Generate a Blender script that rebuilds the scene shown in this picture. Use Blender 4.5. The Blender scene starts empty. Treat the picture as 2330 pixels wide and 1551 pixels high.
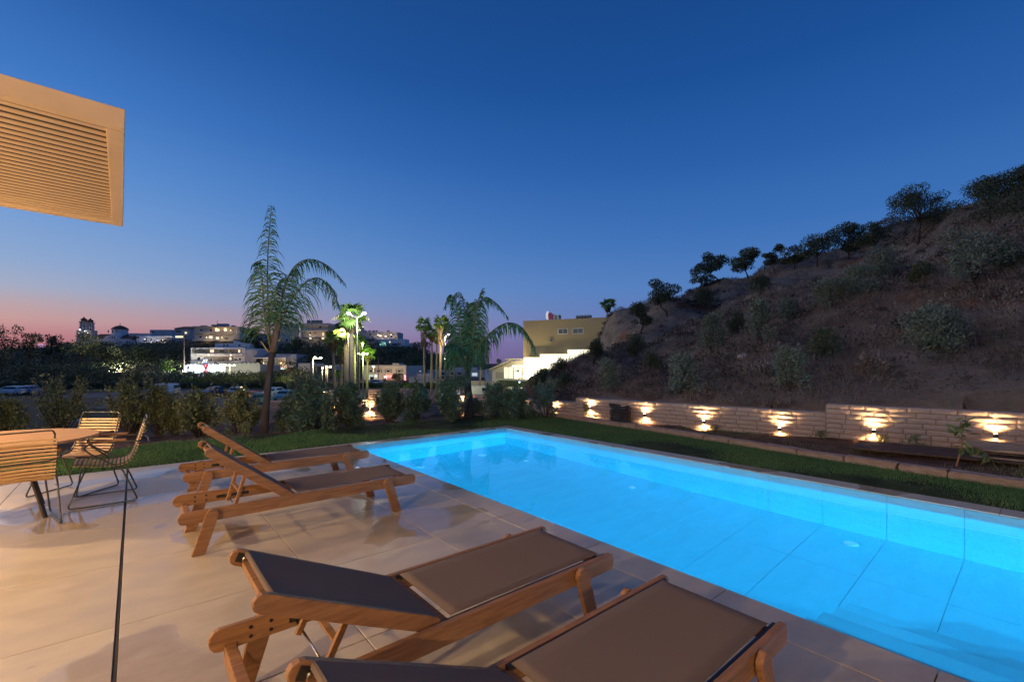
import bpy, bmesh, math, random
import numpy as np
from mathutils import Vector, Matrix

SC = bpy.context.scene
R = math.radians
# ------------------------------------------------------------------ camera / world / exposure
CAMA = R(39.75); FPX = 1033.0; U0 = 1165.0; V0 = 826.0; CH = 1.45
CA, SA = math.cos(CAMA), math.sin(CAMA)
cam = bpy.data.cameras.new("camera"); camo = bpy.data.objects.new("camera", cam)
SC.collection.objects.link(camo); SC.camera = camo
cam.sensor_width = 36.0; cam.lens = 36.0 * FPX / 2330.0
cam.shift_y = (826.0 - 775.5) / 2330.0
cam.clip_start = 0.05; cam.clip_end = 6000
camo.location = (0, 0, CH)
camo.rotation_euler = (R(90), 0, -CAMA)

def lin(c):
    o = []
    for x in c[:3]:
        x = x / 255.0
        o.append(x / 12.92 if x <= 0.04045 else ((x + 0.055) / 1.055) ** 2.4)
    return (o[0], o[1], o[2], 1.0)

SC.render.engine = 'CYCLES'
SC.cycles.use_denoising = True
SC.cycles.max_bounces = 7; SC.cycles.diffuse_bounces = 3; SC.cycles.glossy_bounces = 3
SC.cycles.transmission_bounces = 6; SC.cycles.transparent_max_bounces = 8
SC.cycles.caustics_reflective = False; SC.cycles.caustics_refractive = True
SC.cycles.sample_clamp_indirect = 4.0
SC.cycles.use_light_tree = True
SC.view_settings.view_transform = 'Standard'; SC.view_settings.look = 'None'
SC.view_settings.exposure = 0.0; SC.view_settings.gamma = 1.0

W_ = bpy.data.worlds.new("World"); SC.world = W_; W_.use_nodes = True
nt = W_.node_tree; nt.nodes.clear()
def nd(t, **k):
    n = nt.nodes.new(t)
    for a, b in k.items(): setattr(n, a, b)
    return n
tc = nd('ShaderNodeTexCoord'); nrm = nd('ShaderNodeVectorMath', operation='NORMALIZE')
nt.links.new(tc.outputs['Generated'], nrm.inputs[0])
sep = nd('ShaderNodeSeparateXYZ'); nt.links.new(nrm.outputs[0], sep.inputs[0])
asn = nd('ShaderNodeMath', operation='ARCSINE'); nt.links.new(sep.outputs['Z'], asn.inputs[0])
eln = nd('ShaderNodeMath', operation='DIVIDE'); nt.links.new(asn.outputs[0], eln.inputs[0]); eln.inputs[1].default_value = math.pi / 2
def ramp(stops):
    r = nd('ShaderNodeValToRGB'); cr = r.color_ramp
    cr.interpolation = 'LINEAR'
    stops = sorted(stops)
    cr.elements[0].position = stops[0][0] / 90.0; cr.elements[0].color = lin(stops[0][1])
    cr.elements[1].position = stops[-1][0] / 90.0; cr.elements[1].color = lin(stops[-1][1])
    for p, c in stops[1:-1]:
        e = cr.elements.new(p / 90.0); e.color = lin(c)
    nt.links.new(eln.outputs[0], r.inputs[0]); return r
# dusk sky: afterglow side and the opposite side
rW = ramp([(0, (172, 104, 114)), (2.4, (190, 128, 132)), (3.8, (200, 156, 154)), (5.2, (186, 165, 172)), (6.6, (165, 172, 196)), (9, (142, 168, 208)),
           (13, (118, 158, 212)), (18, (92, 142, 208)), (24, (64, 120, 194)), (32, (40, 93, 166)), (50, (26, 66, 124)), (90, (18, 48, 96))])
rE = ramp([(0, (96, 98, 150)), (2, (100, 108, 164)), (5, (98, 122, 182)), (9, (82, 126, 190)), (15, (60, 112, 182)), (22, (43, 96, 169)), (30, (28, 80, 151)),
           (50, (18, 56, 114)), (90, (16, 46, 96))])
# azimuth: sunset lies 80 degrees left of the view axis
saz = CAMA - R(80)
dt = nd('ShaderNodeVectorMath', operation='DOT_PRODUCT')
cmb = nd('ShaderNodeCombineXYZ'); nt.links.new(sep.outputs['X'], cmb.inputs[0]); nt.links.new(sep.outputs['Y'], cmb.inputs[1])
nh = nd('ShaderNodeVectorMath', operation='NORMALIZE'); nt.links.new(cmb.outputs[0], nh.inputs[0])
nt.links.new(nh.outputs[0], dt.inputs[0]); dt.inputs[1].default_value = (math.sin(saz), math.cos(saz), 0)
mr = nd('ShaderNodeMapRange'); mr.inputs['From Min'].default_value = -0.62; mr.inputs['From Max'].default_value = 0.85
nt.links.new(dt.outputs['Value'], mr.inputs['Value'])
mx = nd('ShaderNodeMix', data_type='RGBA'); pwf = nd('ShaderNodeMath', operation='POWER'); nt.links.new(mr.outputs[0], pwf.inputs[0]); pwf.inputs[1].default_value = 3.0
nt.links.new(pwf.outputs[0], mx.inputs['Factor'])
nt.links.new(rE.outputs[0], mx.inputs[6]); nt.links.new(rW.outputs[0], mx.inputs[7])
bg = nd('ShaderNodeBackground'); nt.links.new(mx.outputs[2], bg.inputs[0]); bg.inputs[1].default_value = 1.0
wo = nd('ShaderNodeOutputWorld'); nt.links.new(bg.outputs[0], wo.inputs[0])

# soft afterglow from the bright western horizon
sl = bpy.data.lights.new('afterglow', 'SUN'); sl.energy = 0.42; sl.angle = R(50); sl.color = (1.0, 0.86, 0.80)
slo = bpy.data.objects.new('afterglow', sl); SC.collection.objects.link(slo)
sdv = Vector((-math.sin(saz + R(8)) * math.cos(R(24)), -math.cos(saz + R(8)) * math.cos(R(24)), -math.sin(R(24))))
slo.rotation_mode = 'QUATERNION'; slo.rotation_quaternion = Vector((0, 0, -1)).rotation_difference(sdv)
# ------------------------------------------------------------------ geometry of the view
def Wl(lat, d): return (lat * CA + d * SA, d * CA - lat * SA)
def P(u, v, z=0.0):
    d = FPX * (CH - z) / (v - V0); lat = (u - U0) / FPX * d
    x, y = Wl(lat, d); return Vector((x, y, z))
def Q(u, v, d):
    lat = (u - U0) / FPX * d; x, y = Wl(lat, d)
    return Vector((x, y, CH - (v - V0) / FPX * d))
def ld(x, y): return (x * CA - y * SA, x * SA + y * CA)

# ------------------------------------------------------------------ materials
MATS = {}
def mat(name, col, rough=0.6, metal=0.0, emis=None, estr=0.0, var=0.0, scale=5.0, bump=0.0, bscale=40.0, col2=None, island=0.0, trans=0.0, spec=0.5, coords='Object', stretch=None, detail=4.0, sheen=0):
    if name in MATS: return MATS[name]
    m = bpy.data.materials.new(name); m.use_nodes = True; MATS[name] = m
    n = m.node_tree; b = n.nodes['Principled BSDF']
    c = col if len(col) == 4 else (*col, 1)
    b.inputs['Base Color'].default_value = c
    b.inputs['Roughness'].default_value = rough; b.inputs['Metallic'].default_value = metal
    b.inputs['Specular IOR Level'].default_value = spec
    if trans: b.inputs['Transmission Weight'].default_value = trans
    if emis:
        b.inputs['Emission Color'].default_value = (*emis[:3], 1); b.inputs['Emission Strength'].default_value = estr
    if var or col2 or bump:
        t = n.nodes.new('ShaderNodeTexCoord'); mp = n.nodes.new('ShaderNodeMapping')
        n.links.new(t.outputs[coords], mp.inputs[0])
        if stretch: mp.inputs['Scale'].default_value = stretch
    if var or col2:
        ns = n.nodes.new('ShaderNodeTexNoise'); ns.inputs['Scale'].default_value = scale; ns.inputs['Detail'].default_value = detail; ns.inputs['Roughness'].default_value = 0.62
        n.links.new(mp.outputs[0], ns.inputs[0])
        mxn = n.nodes.new('ShaderNodeMix'); mxn.data_type = 'RGBA'
        rr = n.nodes.new('ShaderNodeMapRange'); rr.inputs['From Min'].default_value = 0.33; rr.inputs['From Max'].default_value = 0.67
        n.links.new(ns.outputs[0], rr.inputs['Value']); n.links.new(rr.outputs[0], mxn.inputs['Factor'])
        if col2: a_, b_ = c, (*col2[:3], 1)
        else:
            a_ = tuple(x * (1 - var) for x in c[:3]) + (1,); b_ = tuple(min(1, x * (1 + var)) for x in c[:3]) + (1,)
        mxn.inputs[6].default_value = a_; mxn.inputs[7].default_value = b_
        last = mxn.outputs[2]
    else: last = None
    if island:
        g = n.nodes.new('ShaderNodeNewGeometry'); hs = n.nodes.new('ShaderNodeHueSaturation')
        mr_ = n.nodes.new('ShaderNodeMapRange'); mr_.inputs['To Min'].default_value = 1 - island; mr_.inputs['To Max'].default_value = 1 + island
        n.links.new(g.outputs['Random Per Island'], mr_.inputs['Value']); n.links.new(mr_.outputs[0], hs.inputs['Value'])
        if last: n.links.new(last, hs.inputs['Color'])
        else: hs.inputs['Color'].default_value = c
        last = hs.outputs[0]
    if last: n.links.new(last, b.inputs['Base Color'])
    if bump:
        nb = n.nodes.new('ShaderNodeTexNoise'); nb.inputs['Scale'].default_value = bscale; nb.inputs['Detail'].default_value = 5
        n.links.new(mp.outputs[0], nb.inputs[0])
        bp = n.nodes.new('ShaderNodeBump'); bp.inputs['Strength'].default_value = bump; bp.inputs['Distance'].default_value = 0.02
        n.links.new(nb.outputs[0], bp.inputs['Height']); n.links.new(bp.outputs[0], b.inputs['Normal'])
    return m
def emit(name, col, s): return mat(name, (0.8, 0.8, 0.8), emis=col, estr=s)

# ------------------------------------------------------------------ object helpers
def link(o, parent=None):
    SC.collection.objects.link(o)
    if parent: o.parent = parent
    return o
def tag(o, label=None, cat=None, group=None, kind=None):
    if label: o['label'] = label
    if cat: o['category'] = cat
    if group: o['group'] = group
    if kind: o['kind'] = kind
    return o
def thing(name, label, cat, loc=(0, 0, 0), rz=0.0, group=None):
    o = bpy.data.objects.new(name, None); o.empty_display_size = 0.2
    o.location = loc; o.rotation_euler = (0, 0, rz); link(o)
    return tag(o, label, cat, group)

class MB:
    def __init__(s): s.v = []; s.f = []
    def add(s, V, F):
        k = len(s.v); s.v += [tuple(p) for p in V]; s.f += [tuple(i + k for i in f) for f in F]; return s
    def box(s, x0, x1, y0, y1, z0, z1):
        return s.add([(x0, y0, z0), (x1, y0, z0), (x1, y1, z0), (x0, y1, z0), (x0, y0, z1), (x1, y0, z1), (x1, y1, z1), (x0, y1, z1)],
                     [(0, 3, 2, 1), (4, 5, 6, 7), (0, 1, 5, 4), (1, 2, 6, 5), (2, 3, 7, 6), (3, 0, 4, 7)])
    def obox(s, c, ax, ay, az):  # centre + three half vectors
        c, ax, ay, az = map(Vector, (c, ax, ay, az)); V = []
        for k in (-1, 1):
            for (i, j) in ((-1, -1), (1, -1), (1, 1), (-1, 1)): V.append(c + ax * i + ay * j + az * k)
        return s.add(V, [(0, 3, 2, 1), (4, 5, 6, 7), (0, 1, 5, 4), (1, 2, 6, 5), (2, 3, 7, 6), (3, 0, 4, 7)])
    def beam(s, a, b, w, h, up=(0, 0, 1)):
        a, b = Vector(a), Vector(b); d = (b - a); L = d.length; d.normalize(); up = Vector(up)
        sd = d.cross(up).normalized(); u2 = sd.cross(d).normalized()
        return s.obox((a + b) / 2, d * L / 2, sd * w / 2, u2 * h / 2)
    def tube(s, pts, r, n=8, cap=True):
        pts = [Vector(p) for p in pts]; m = len(pts)
        rs = r if hasattr(r, '__len__') else [r] * m
        ref = None; V = []
        for i, p in enumerate(pts):
            t = (pts[min(i + 1, m - 1)] - pts[max(i - 1, 0)]).normalized()
            if ref is None:
                ref = Vector((0, 0, 1)) if abs(t.z) < 0.9 else Vector((1, 0, 0))
                ref = (ref - t * ref.dot(t)).normalized()
            else:
                ref = ref - t * ref.dot(t)
                ref = ref.normalized() if ref.length > 1e-5 else t.orthogonal().normalized()
            b = t.cross(ref)
            for k in range(n):
                a = 2 * math.pi * k / n; V.append(p + (ref * math.cos(a) + b * math.sin(a)) * rs[i])
        F = []
        for i in range(m - 1):
            for k in range(n):
                F.append((i * n + k, i * n + (k + 1) % n, (i + 1) * n + (k + 1) % n, (i + 1) * n + k))
        if cap: F.append(tuple(range(n - 1, -1, -1))); F.append(tuple((m - 1) * n + k for k in range(n)))
        return s.add(V, F)
    def lathe(s, prof, n=16, c=(0, 0, 0)):
        V = []; F = []; m = len(prof)
        for (r, z) in prof:
            for k in range(n):
                a = 2 * math.pi * k / n; V.append((c[0] + r * math.cos(a), c[1] + r * math.sin(a), c[2] + z))
        for i in range(m - 1):
            for k in range(n): F.append((i * n + k, i * n + (k + 1) % n, (i + 1) * n + (k + 1) % n, (i + 1) * n + k))
        F.append(tuple(range(n - 1, -1, -1))); F.append(tuple((m - 1) * n + k for k in range(n)))
        return s.add(V, F)
    def prism(s, poly, a, h0, h1):   # poly in the plane normal to axis a
        n = len(poly); V = []
        for h in (h0, h1):
            for (p, q) in poly:
                V.append({0: (h, p, q), 1: (p, h, q), 2: (p, q, h)}[a])
        F = [tuple(range(n)), tuple(range(2 * n - 1, n - 1, -1))]
        for i in range(n): F.append((i, n + i, n + (i + 1) % n, (i + 1) % n))
        return s.add(V, F)
    def build(s, name, m, parent=None, smooth=False, bevel=0.0, seg=2):
        me = bpy.data.meshes.new(name); me.from_pydata(s.v, [], s.f); me.update()
        bm = bmesh.new(); bm.from_mesh(me); bmesh.ops.recalc_face_normals(bm, faces=bm.faces); bm.to_mesh(me); bm.free()
        if m: me.materials.append(m)
        if smooth: me.polygons.foreach_set('use_smooth', [True] * len(me.polygons))
        o = bpy.data.objects.new(name, me); link(o, parent)
        if bevel:
            b = o.modifiers.new('bevel', 'BEVEL'); b.width = bevel; b.segments = seg; b.limit_method = 'ANGLE'; b.angle_limit = R(40)
        return o
def npobj(name, V, F, m, parent=None, smooth=False):
    V = np.asarray(V, dtype=np.float32); F = np.asarray(F, dtype=np.int32); k = F.shape[1]
    me = bpy.data.meshes.new(name)
    me.vertices.add(len(V)); me.vertices.foreach_set('co', V.ravel())
    me.loops.add(F.size); me.loops.foreach_set('vertex_index', F.ravel())
    me.polygons.add(len(F)); me.polygons.foreach_set('loop_start', np.arange(0, F.size, k, dtype=np.int32))
    try: me.polygons.foreach_set('loop_total', np.full(len(F), k, dtype=np.int32))
    except Exception: pass
    if smooth: me.polygons.foreach_set('use_smooth', np.ones(len(F), dtype=bool))
    me.update(calc_edges=True); me.validate()
    if m: me.materials.append(m)
    o = bpy.data.objects.new(name, me); link(o, parent); return o
def copy_tree(o, parent=None):
    c = o.copy(); SC.collection.objects.link(c); c.parent = parent
    for ch in list(o.children): copy_tree(ch, c)
    return c
def rot(pts, a):
    c, s_ = math.cos(a), math.sin(a); return [(x * c - y * s_, x * s_ + y * c) for x, y in pts]

RNG = np.random.default_rng(7); random.seed(7)
# smooth pseudo noise from sines
_nd = RNG.uniform(0, 2 * math.pi, (14, 2)); _nf = np.geomspace(0.25, 6.0, 14)
def bumps(x, y, lo=0, hi=14):
    r = 0
    for i in range(lo, hi):
        a = _nd[i, 0]; f = _nf[i]
        r = r + np.sin(f * (x * math.cos(a) + y * math.sin(a)) + _nd[i, 1] + 1.3 * np.sin(f * 0.7 * (x * math.sin(a) - y * math.cos(a)))) / f ** 0.85
    return r
# ------------------------------------------------------------------ terrain height
hu = np.array([1110, 1180, 1230, 1260, 1300, 1340, 1365, 1388, 1400, 1470, 1550, 1600, 1655, 1750, 1850, 1950, 2060, 2130, 2190, 2260, 2330, 2500, 3000, 6000], float)
hv = np.array([930, 915, 900, 888, 868, 834, 790, 742, 725, 713, 690, 668, 645, 618, 590, 560, 530, 507, 487, 467, 445, 405, 330, 250], float)
hd = np.array([18, 22, 28, 32, 38, 48, 55, 62, 66, 67, 67, 66, 64, 60, 57, 52, 47, 44, 42, 40, 38, 34, 28, 20], float)
cu = np.array([-3000, -400, 0, 150, 300, 430, 600, 700, 760, 850, 900, 960, 1010, 1080, 1190, 1500], float)
cv = np.array([800, 800, 796, 790, 785, 778, 775, 778, 768, 774, 790, 803, 816, 827, 828, 828], float)
def wallx(y):
    return np.interp(y, [-3, 0.33, 2.75, 8.14, 8.5, 13.0], [11.0, 10.33, 9.85, 8.95, 8.93, 8.98])
def gz(x, y):
    x = np.asarray(x, float); y = np.asarray(y, float)
    lat = x * CA - y * SA; d = x * SA + y * CA
    t = lat / np.maximum(d, 0.05); t = np.where(d < 0.3, np.where(lat > 0, 4.0, -4.0), np.clip(t, -4, 4)); u = U0 + FPX * t
    dd = np.maximum(d, 0.3)
    # garden
    bed = np.interp(y, [10.4, 12.5, 16.0], [0.0, -0.3, -0.4])
    # valley left of the hill
    leftz = np.interp(dd, [12, 15, 27, 34, 60, 175], [-0.2, -0.45, -0.55, -2.2, -4.0, -4.0])
    midz = np.interp(dd, [12, 14.5, 18, 35, 60, 175], [-0.25, -0.5, -1.2, -2.6, -4.0, -4.0])
    rightz = np.interp(dd, [13, 15.5, 17, 24, 40, 175], [-0.3, -0.35, -1.3, -2.2, -4.0, -4.0])
    w1 = np.clip((u - 250) / 120, 0, 1); w2 = np.clip((u - 620) / 80, 0, 1)
    val = leftz * (1 - w1) + midz * w1; val = val * (1 - w2) + rightz * w2
    crest = CH - (np.interp(u, cu, cv) - V0) / FPX * 240.0
    k = np.clip((dd - 172) / 68, 0, 1)
    val = val + (crest + 4.0) * np.where(dd > 172, k ** 0.8, 0) * np.clip(1 - (dd - 345) / 160, 0, 1)
    z = np.where(y < 10.4, 0.0, np.where(dd < 13, bed, np.where(dd < 100, np.minimum(bed, val), val)))
    z = np.where((dd >= 13), np.where(y < 10.4, np.clip((x + 14) / 2, 0, 1) * 0 , z), z)
    # right hand hill behind the garden wall
    wx = wallx(y)
    beyond = ((x > wx + 0.28) | (x > 11.2)) & (u > 1100)
    df = 9.6 / np.maximum(SA + CA * t, 0.25)
    Dr = np.interp(u, hu, hd); zr = CH - (np.interp(u, hu, hv) - V0) / FPX * Dr
    zf = np.interp(u, [1110, 1250, 1310, 1880, 2330], [-0.2, 0.1, 0.42, 0.5, 0.62])
    s_ = (dd - df) / np.maximum(Dr - df, 1)
    hz = zf + (zr - zf) * np.sign(s_) * np.abs(np.clip(s_, 0, 1)) ** 0.95
    hz = np.where(s_ > 1, zr - (dd - Dr) * 0.45, hz)
    amp = np.clip((dd - df) / 6, 0, 1) * np.clip((Dr * 1.05 - dd) / 6, 0.35, 1)
    hz = hz + (0.20 * bumps(x * 0.9, y * 0.9) + 0.16 * np.sin(hz * 4.2 + 1.6 * bumps(x * .5, y * .5, 0, 5))) * amp
    hz = np.maximum(hz, -4.0)
    z = np.where(beyond, hz, z)
    # soil strip between edging and wall climbs a little
    strip = (~beyond) & (x > 8.0) & (y < 9.5)
    z = np.where(strip, np.clip((x - 8.0) / 2.2, 0, 1) * np.interp(y, [0.3, 3, 8], [0.13, 0.06, 0.0]), z)
    return z
def gz1(x, y): return float(gz(x, y))
def hit(u, v, d0=9.5, d1=75):
    for d in np.arange(d0, d1, 0.15):
        p = Q(u, v, d)
        if p.z < gz1(p.x, p.y): return p
    return Q(u, v, d1)
# ------------------------------------------------------------------ ground materials
def ground_mat():
    m = bpy.data.materials.new('hill_soil'); m.use_nodes = True; n = m.node_tree; b = n.nodes['Principled BSDF']
    tc = n.nodes.new('ShaderNodeTexCoord')
    def noise(scale, det=6, rough=.6):
        x = n.nodes.new('ShaderNodeTexNoise'); x.inputs['Scale'].default_value = scale; x.inputs['Detail'].default_value = det; x.inputs['Roughness'].default_value = rough
        n.links.new(tc.outputs['Object'], x.inputs[0]); return x
    def mix(a, bb, f, lo, hi):
        r = n.nodes.new('ShaderNodeMapRange'); r.inputs['From Min'].default_value = lo; r.inputs['From Max'].default_value = hi
        n.links.new(f.outputs[0], r.inputs['Value']); k = n.nodes.new('ShaderNodeMix'); k.data_type = 'RGBA'
        n.links.new(r.outputs[0], k.inputs['Factor'])
        for i, s in ((6, a), (7, bb)):
            if isinstance(s, tuple): k.inputs[i].default_value = s
            else: n.links.new(s, k.inputs[i])
        return k.outputs[2]
    c = mix((0.19, 0.14, 0.10, 1), (0.40, 0.315, 0.24, 1), noise(1.3, 8, .7), .35, .65)
    c = mix(c, (0.38, 0.15, 0.07, 1), noise(0.22, 4, .6), .60, .67)
    c = mix(c, (0.30, 0.235, 0.20, 1), noise(6.0, 5, .7), .52, .70)
    c = mix(c, (0.05, 0.04, 0.032, 1), noise(0.7, 7, .75), .54, .66)
    n.links.new(c, b.inputs['Base Color']); b.inputs['Roughness'].default_value = 0.95; b.inputs['Specular IOR Level'].default_value = 0.15
    nb = noise(5, 8, .75); bp = n.nodes.new('ShaderNodeBump'); bp.inputs['Strength'].default_value = 0.9; bp.inputs['Distance'].default_value = 0.25
    n.links.new(nb.outputs[0], bp.inputs['Height']); n.links.new(bp.outputs[0], b.inputs['Normal'])
    return m
M_SOIL = ground_mat()
M_BED = mat('bed_soil', (0.12, 0.062, 0.042), 0.95, var=0.5, scale=3, bump=0.8, bscale=14, spec=0.2)
M_VAL = mat('valley_ground', (0.05, 0.055, 0.032), 0.95, col2=(0.12, 0.085, 0.058), scale=0.06, spec=0.1)
M_LAWN = mat('lawn_soil', (0.045, 0.06, 0.025), 0.95, var=0.4, scale=2.5, spec=0.1)
M_ASPH = mat('asphalt', (0.05, 0.05, 0.055), 0.8, var=0.25, scale=1.2, bump=0.2, bscale=60)

# near ground grid with the pool hole
X0, X1, Y0, Y1 = -14.0, 15.0, -8.0, 18.5
xs = np.unique(np.round(np.concatenate([np.arange(X0, X1 + .01, .25), [2.78, 6.55]]), 3))
ys = np.unique(np.round(np.concatenate([np.arange(Y0, Y1 + .01, .25), [-3.1, 8.06]]), 3))
GX, GY = np.meshgrid(xs, ys); GZ = gz(GX, GY)
drop = np.where((GX < 6.6) & (GX > -6) & (GY < 8.15) & (GY > -7), -0.06, -0.0)
NZ = bumps(GX * 3, GY * 3, 4) * 0.012
GZ = GZ + drop + np.where((GY > 10.6) | (GX > wallx(GY)), NZ * 2, 0)
V = np.stack([GX.ravel(), GY.ravel(), GZ.ravel()], 1); nx = len(xs)
I, J = np.meshgrid(np.arange(nx - 1), np.arange(len(ys) - 1)); a = (J * nx + I).ravel()
cx = (xs[I] + xs[I + 1]).ravel() / 2; cy = (ys[J] + ys[J + 1]).ravel() / 2
keep = ~((cx > 2.78) & (cx < 6.55) & (cy > -3.1) & (cy < 8.06))
isoil = (cx > wallx(cy) + .2) & ((cy < 13) )
F = np.stack([a, a + 1, a + 1 + nx, a + nx], 1)
lawnm = (((cy < 10.35) & (cx < 8.3)) )
for nm, msk, mm, kd in (('lawn_ground', keep & lawnm, M_LAWN, 'structure'), ('garden_soil', keep & ~lawnm & ~isoil, M_BED, 'structure'), ('hill_foot', keep & isoil & ~lawnm, M_SOIL, 'structure')):
    FF = F[msk]; idx = np.unique(FF); rm = np.full(len(V), -1); rm[idx] = np.arange(len(idx))
    o = npobj(nm, V[idx], rm[FF], mm, smooth=True); o['kind'] = kd
# far terrain, polar, starts just inside the near grid
th = np.radians(np.concatenate([np.arange(-180, -60, 4), np.arange(-60, 80, 0.35), np.arange(80, 180.1, 4)]))
rad = np.concatenate([[0.0], np.geomspace(0.02, 1, 150)])
TH, T = np.meshgrid(th, rad)
wa = CAMA + TH  # azimuth clockwise from +Y
dx, dy = np.sin(wa), np.cos(wa)
with np.errstate(divide='ignore'):
    rx = np.where(dx > 0, X1 / np.where(dx == 0, 1e-9, dx), X0 / np.where(dx == 0, 1e-9, dx)); ry = np.where(dy > 0, Y1 / np.where(dy == 0, 1e-9, dy), Y0 / np.where(dy == 0, 1e-9, dy))
r0 = np.minimum(np.abs(rx), np.abs(ry)) - 0.3
RR = r0 + (5000 - r0) * T ** 3.2
PX_, PY_ = RR * dx, RR * dy
PZ = gz(PX_, PY_); PZ[0] -= 0.05
PZ = PZ + np.where(RR > 60, bumps(PX_ * .15, PY_ * .15, 0, 8) * np.clip((RR - 170) / 100, 0, 1) * np.clip((600 - RR) / 200, 0, 1) * .5, 0)
V = np.stack([PX_.ravel(), PY_.ravel(), PZ.ravel()], 1); n_ = len(th)
I, J = np.meshgrid(np.arange(n_ - 1), np.arange(len(rad) - 1)); a = (J * n_ + I).ravel()
F = np.stack([a, a + 1, a + 1 + n_, a + n_], 1)
tc_ = (th[I] + th[I + 1]).ravel() / 2; dc = (RR[:-1, :-1] * np.cos(TH[:-1, :-1])).ravel()
uc = U0 + FPX * np.tan(np.clip(tc_, -1.4, 1.4))
hillm = (uc > 1240) & (dc < 90)
for nm, msk, mm in (('hillside', hillm, M_SOIL), ('valley_terrain', ~hillm, M_VAL)):
    FF = F[msk]; idx = np.unique(FF); rm = np.full(len(V), -1); rm[idx] = np.arange(len(idx))
    o = npobj(nm, V[idx], rm[FF], mm, smooth=True); o['kind'] = 'structure'
def sheet(name, uv_d, m, dz=0.02, step=1.0):
    """ground-hugging sheet over a (lat, d) rectangle"""
    l0, l1, d0, d1 = uv_d; ls = np.arange(l0, l1 + .01, step); ds = np.arange(d0, d1 + .01, step)
    L, D = np.meshgrid(ls, ds); X, Y = L * CA + D * SA, D * CA - L * SA; Z = gz(X, Y) + dz
    V = np.stack([X.ravel(), Y.ravel(), Z.ravel()], 1); k = len(ls)
    I, J = np.meshgrid(np.arange(k - 1), np.arange(len(ds) - 1)); a = (J * k + I).ravel()
    o = npobj(name, V, np.stack([a, a + 1, a + 1 + k, a + k], 1), m, smooth=True); o['kind'] = 'structure'; return o
sheet('parking_lot', (-75, 14, 52, 96), M_ASPH, 0.05, 2.0)
sheet('driveway', (-13.5, -7.0, 16, 32), mat('worn_asphalt', (0.085, 0.088, 0.1), 0.6, var=.2, scale=.8), 0.05, 0.5)
sheet('road', (-160, 40, 150, 162), M_ASPH, 0.06, 4.0)

# ------------------------------------------------------------------ terrace floor
def tile_mat():
    m = bpy.data.materials.new('wet_porcelain_tile'); m.use_nodes = True; n = m.node_tree; b = n.nodes['Principled BSDF']
    g = n.nodes.new('ShaderNodeNewGeometry')
    def noise(scale, det=4, rough=.55, w=None):
        x = n.nodes.new('ShaderNodeTexNoise'); x.inputs['Scale'].default_value = scale; x.inputs['Detail'].default_value = det; x.inputs['Roughness'].default_value = rough
        if w:
            mp = n.nodes.new('ShaderNodeMapping'); mp.inputs['Scale'].default_value = w; n.links.new(g.outputs['Position'], mp.inputs[0]); n.links.new(mp.outputs[0], x.inputs[0])
        else: n.links.new(g.outputs['Position'], x.inputs[0])
        return x
    def rng(src, lo, hi, a, bb):
        r = n.nodes.new('ShaderNodeMapRange'); r.inputs['From Min'].default_value = lo; r.inputs['From Max'].default_value = hi; r.inputs['To Min'].default_value = a; r.inputs['To Max'].default_value = bb
        r.interpolation_type = 'SMOOTHSTEP'; n.links.new(src, r.inputs['Value']); return r.outputs[0]
    puddle = noise(0.62, 3.2, .5, (1.0, 1.0, 1.0)); pud = rng(puddle.outputs[0], .53, .56, 0, 1)
    cl = noise(3.0, 7, .65, (1, 2.2, 1)); fine = noise(120, 2, .5)
    k = n.nodes.new('ShaderNodeMix'); k.data_type = 'RGBA'; k.inputs[6].default_value = (0.51, 0.43, 0.31, 1); k.inputs[7].default_value = (0.58, 0.495, 0.365, 1)
    n.links.new(rng(cl.outputs[0], .35, .65, 0, 1), k.inputs['Factor'])
    k2 = n.nodes.new('ShaderNodeMix'); k2.data_type = 'RGBA'; k2.blend_type = 'MULTIPLY'; k2.inputs[7].default_value = (0.80, 0.77, 0.73, 1)
    n.links.new(k.outputs[2], k2.inputs[6]); n.links.new(pud, k2.inputs['Factor'])
    oi = n.nodes.new('ShaderNodeObjectInfo'); hs = n.nodes.new('ShaderNodeHueSaturation'); n.links.new(rng(oi.outputs['Random'], 0, 1, .94, 1.05), hs.inputs['Value'])
    n.links.new(k2.outputs[2], hs.inputs['Color']); n.links.new(hs.outputs[0], b.inputs['Base Color'])
    ro = n.nodes.new('ShaderNodeMix'); ro.data_type = 'FLOAT'; ro.inputs[3].default_value = 0.05
    n.links.new(rng(cl.outputs[0], .3, .7, .28, .50), ro.inputs[2]); n.links.new(pud, ro.inputs[0]); n.links.new(ro.outputs[0], b.inputs['Roughness'])
    bp = n.nodes.new('ShaderNodeBump'); bp.inputs['Strength'].default_value = 0.06; bp.inputs['Distance'].default_value = 0.002
    inv = n.nodes.new('ShaderNodeMath'); inv.operation = 'SUBTRACT'; inv.inputs[0].default_value = 1; n.links.new(pud, inv.inputs[1])
    ml = n.nodes.new('ShaderNodeMath'); ml.operation = 'MULTIPLY'; n.links.new(fine.outputs[0], ml.inputs[0]); n.links.new(inv.outputs[0], ml.inputs[1])
    n.links.new(ml.outputs[0], bp.inputs['Height']); n.links.new(bp.outputs[0], b.inputs['Normal'])
    b.inputs['Specular IOR Level'].default_value = 0.55
    return m
M_TILE = tile_mat()
M_GROUT = mat('grout', (0.05, 0.035, 0.028), 0.9)
base = MB().box(-6, 2.9, -7, 8.2, -0.055, -0.012).build('terrace_floor', M_GROUT); base['kind'] = 'structure'
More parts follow.
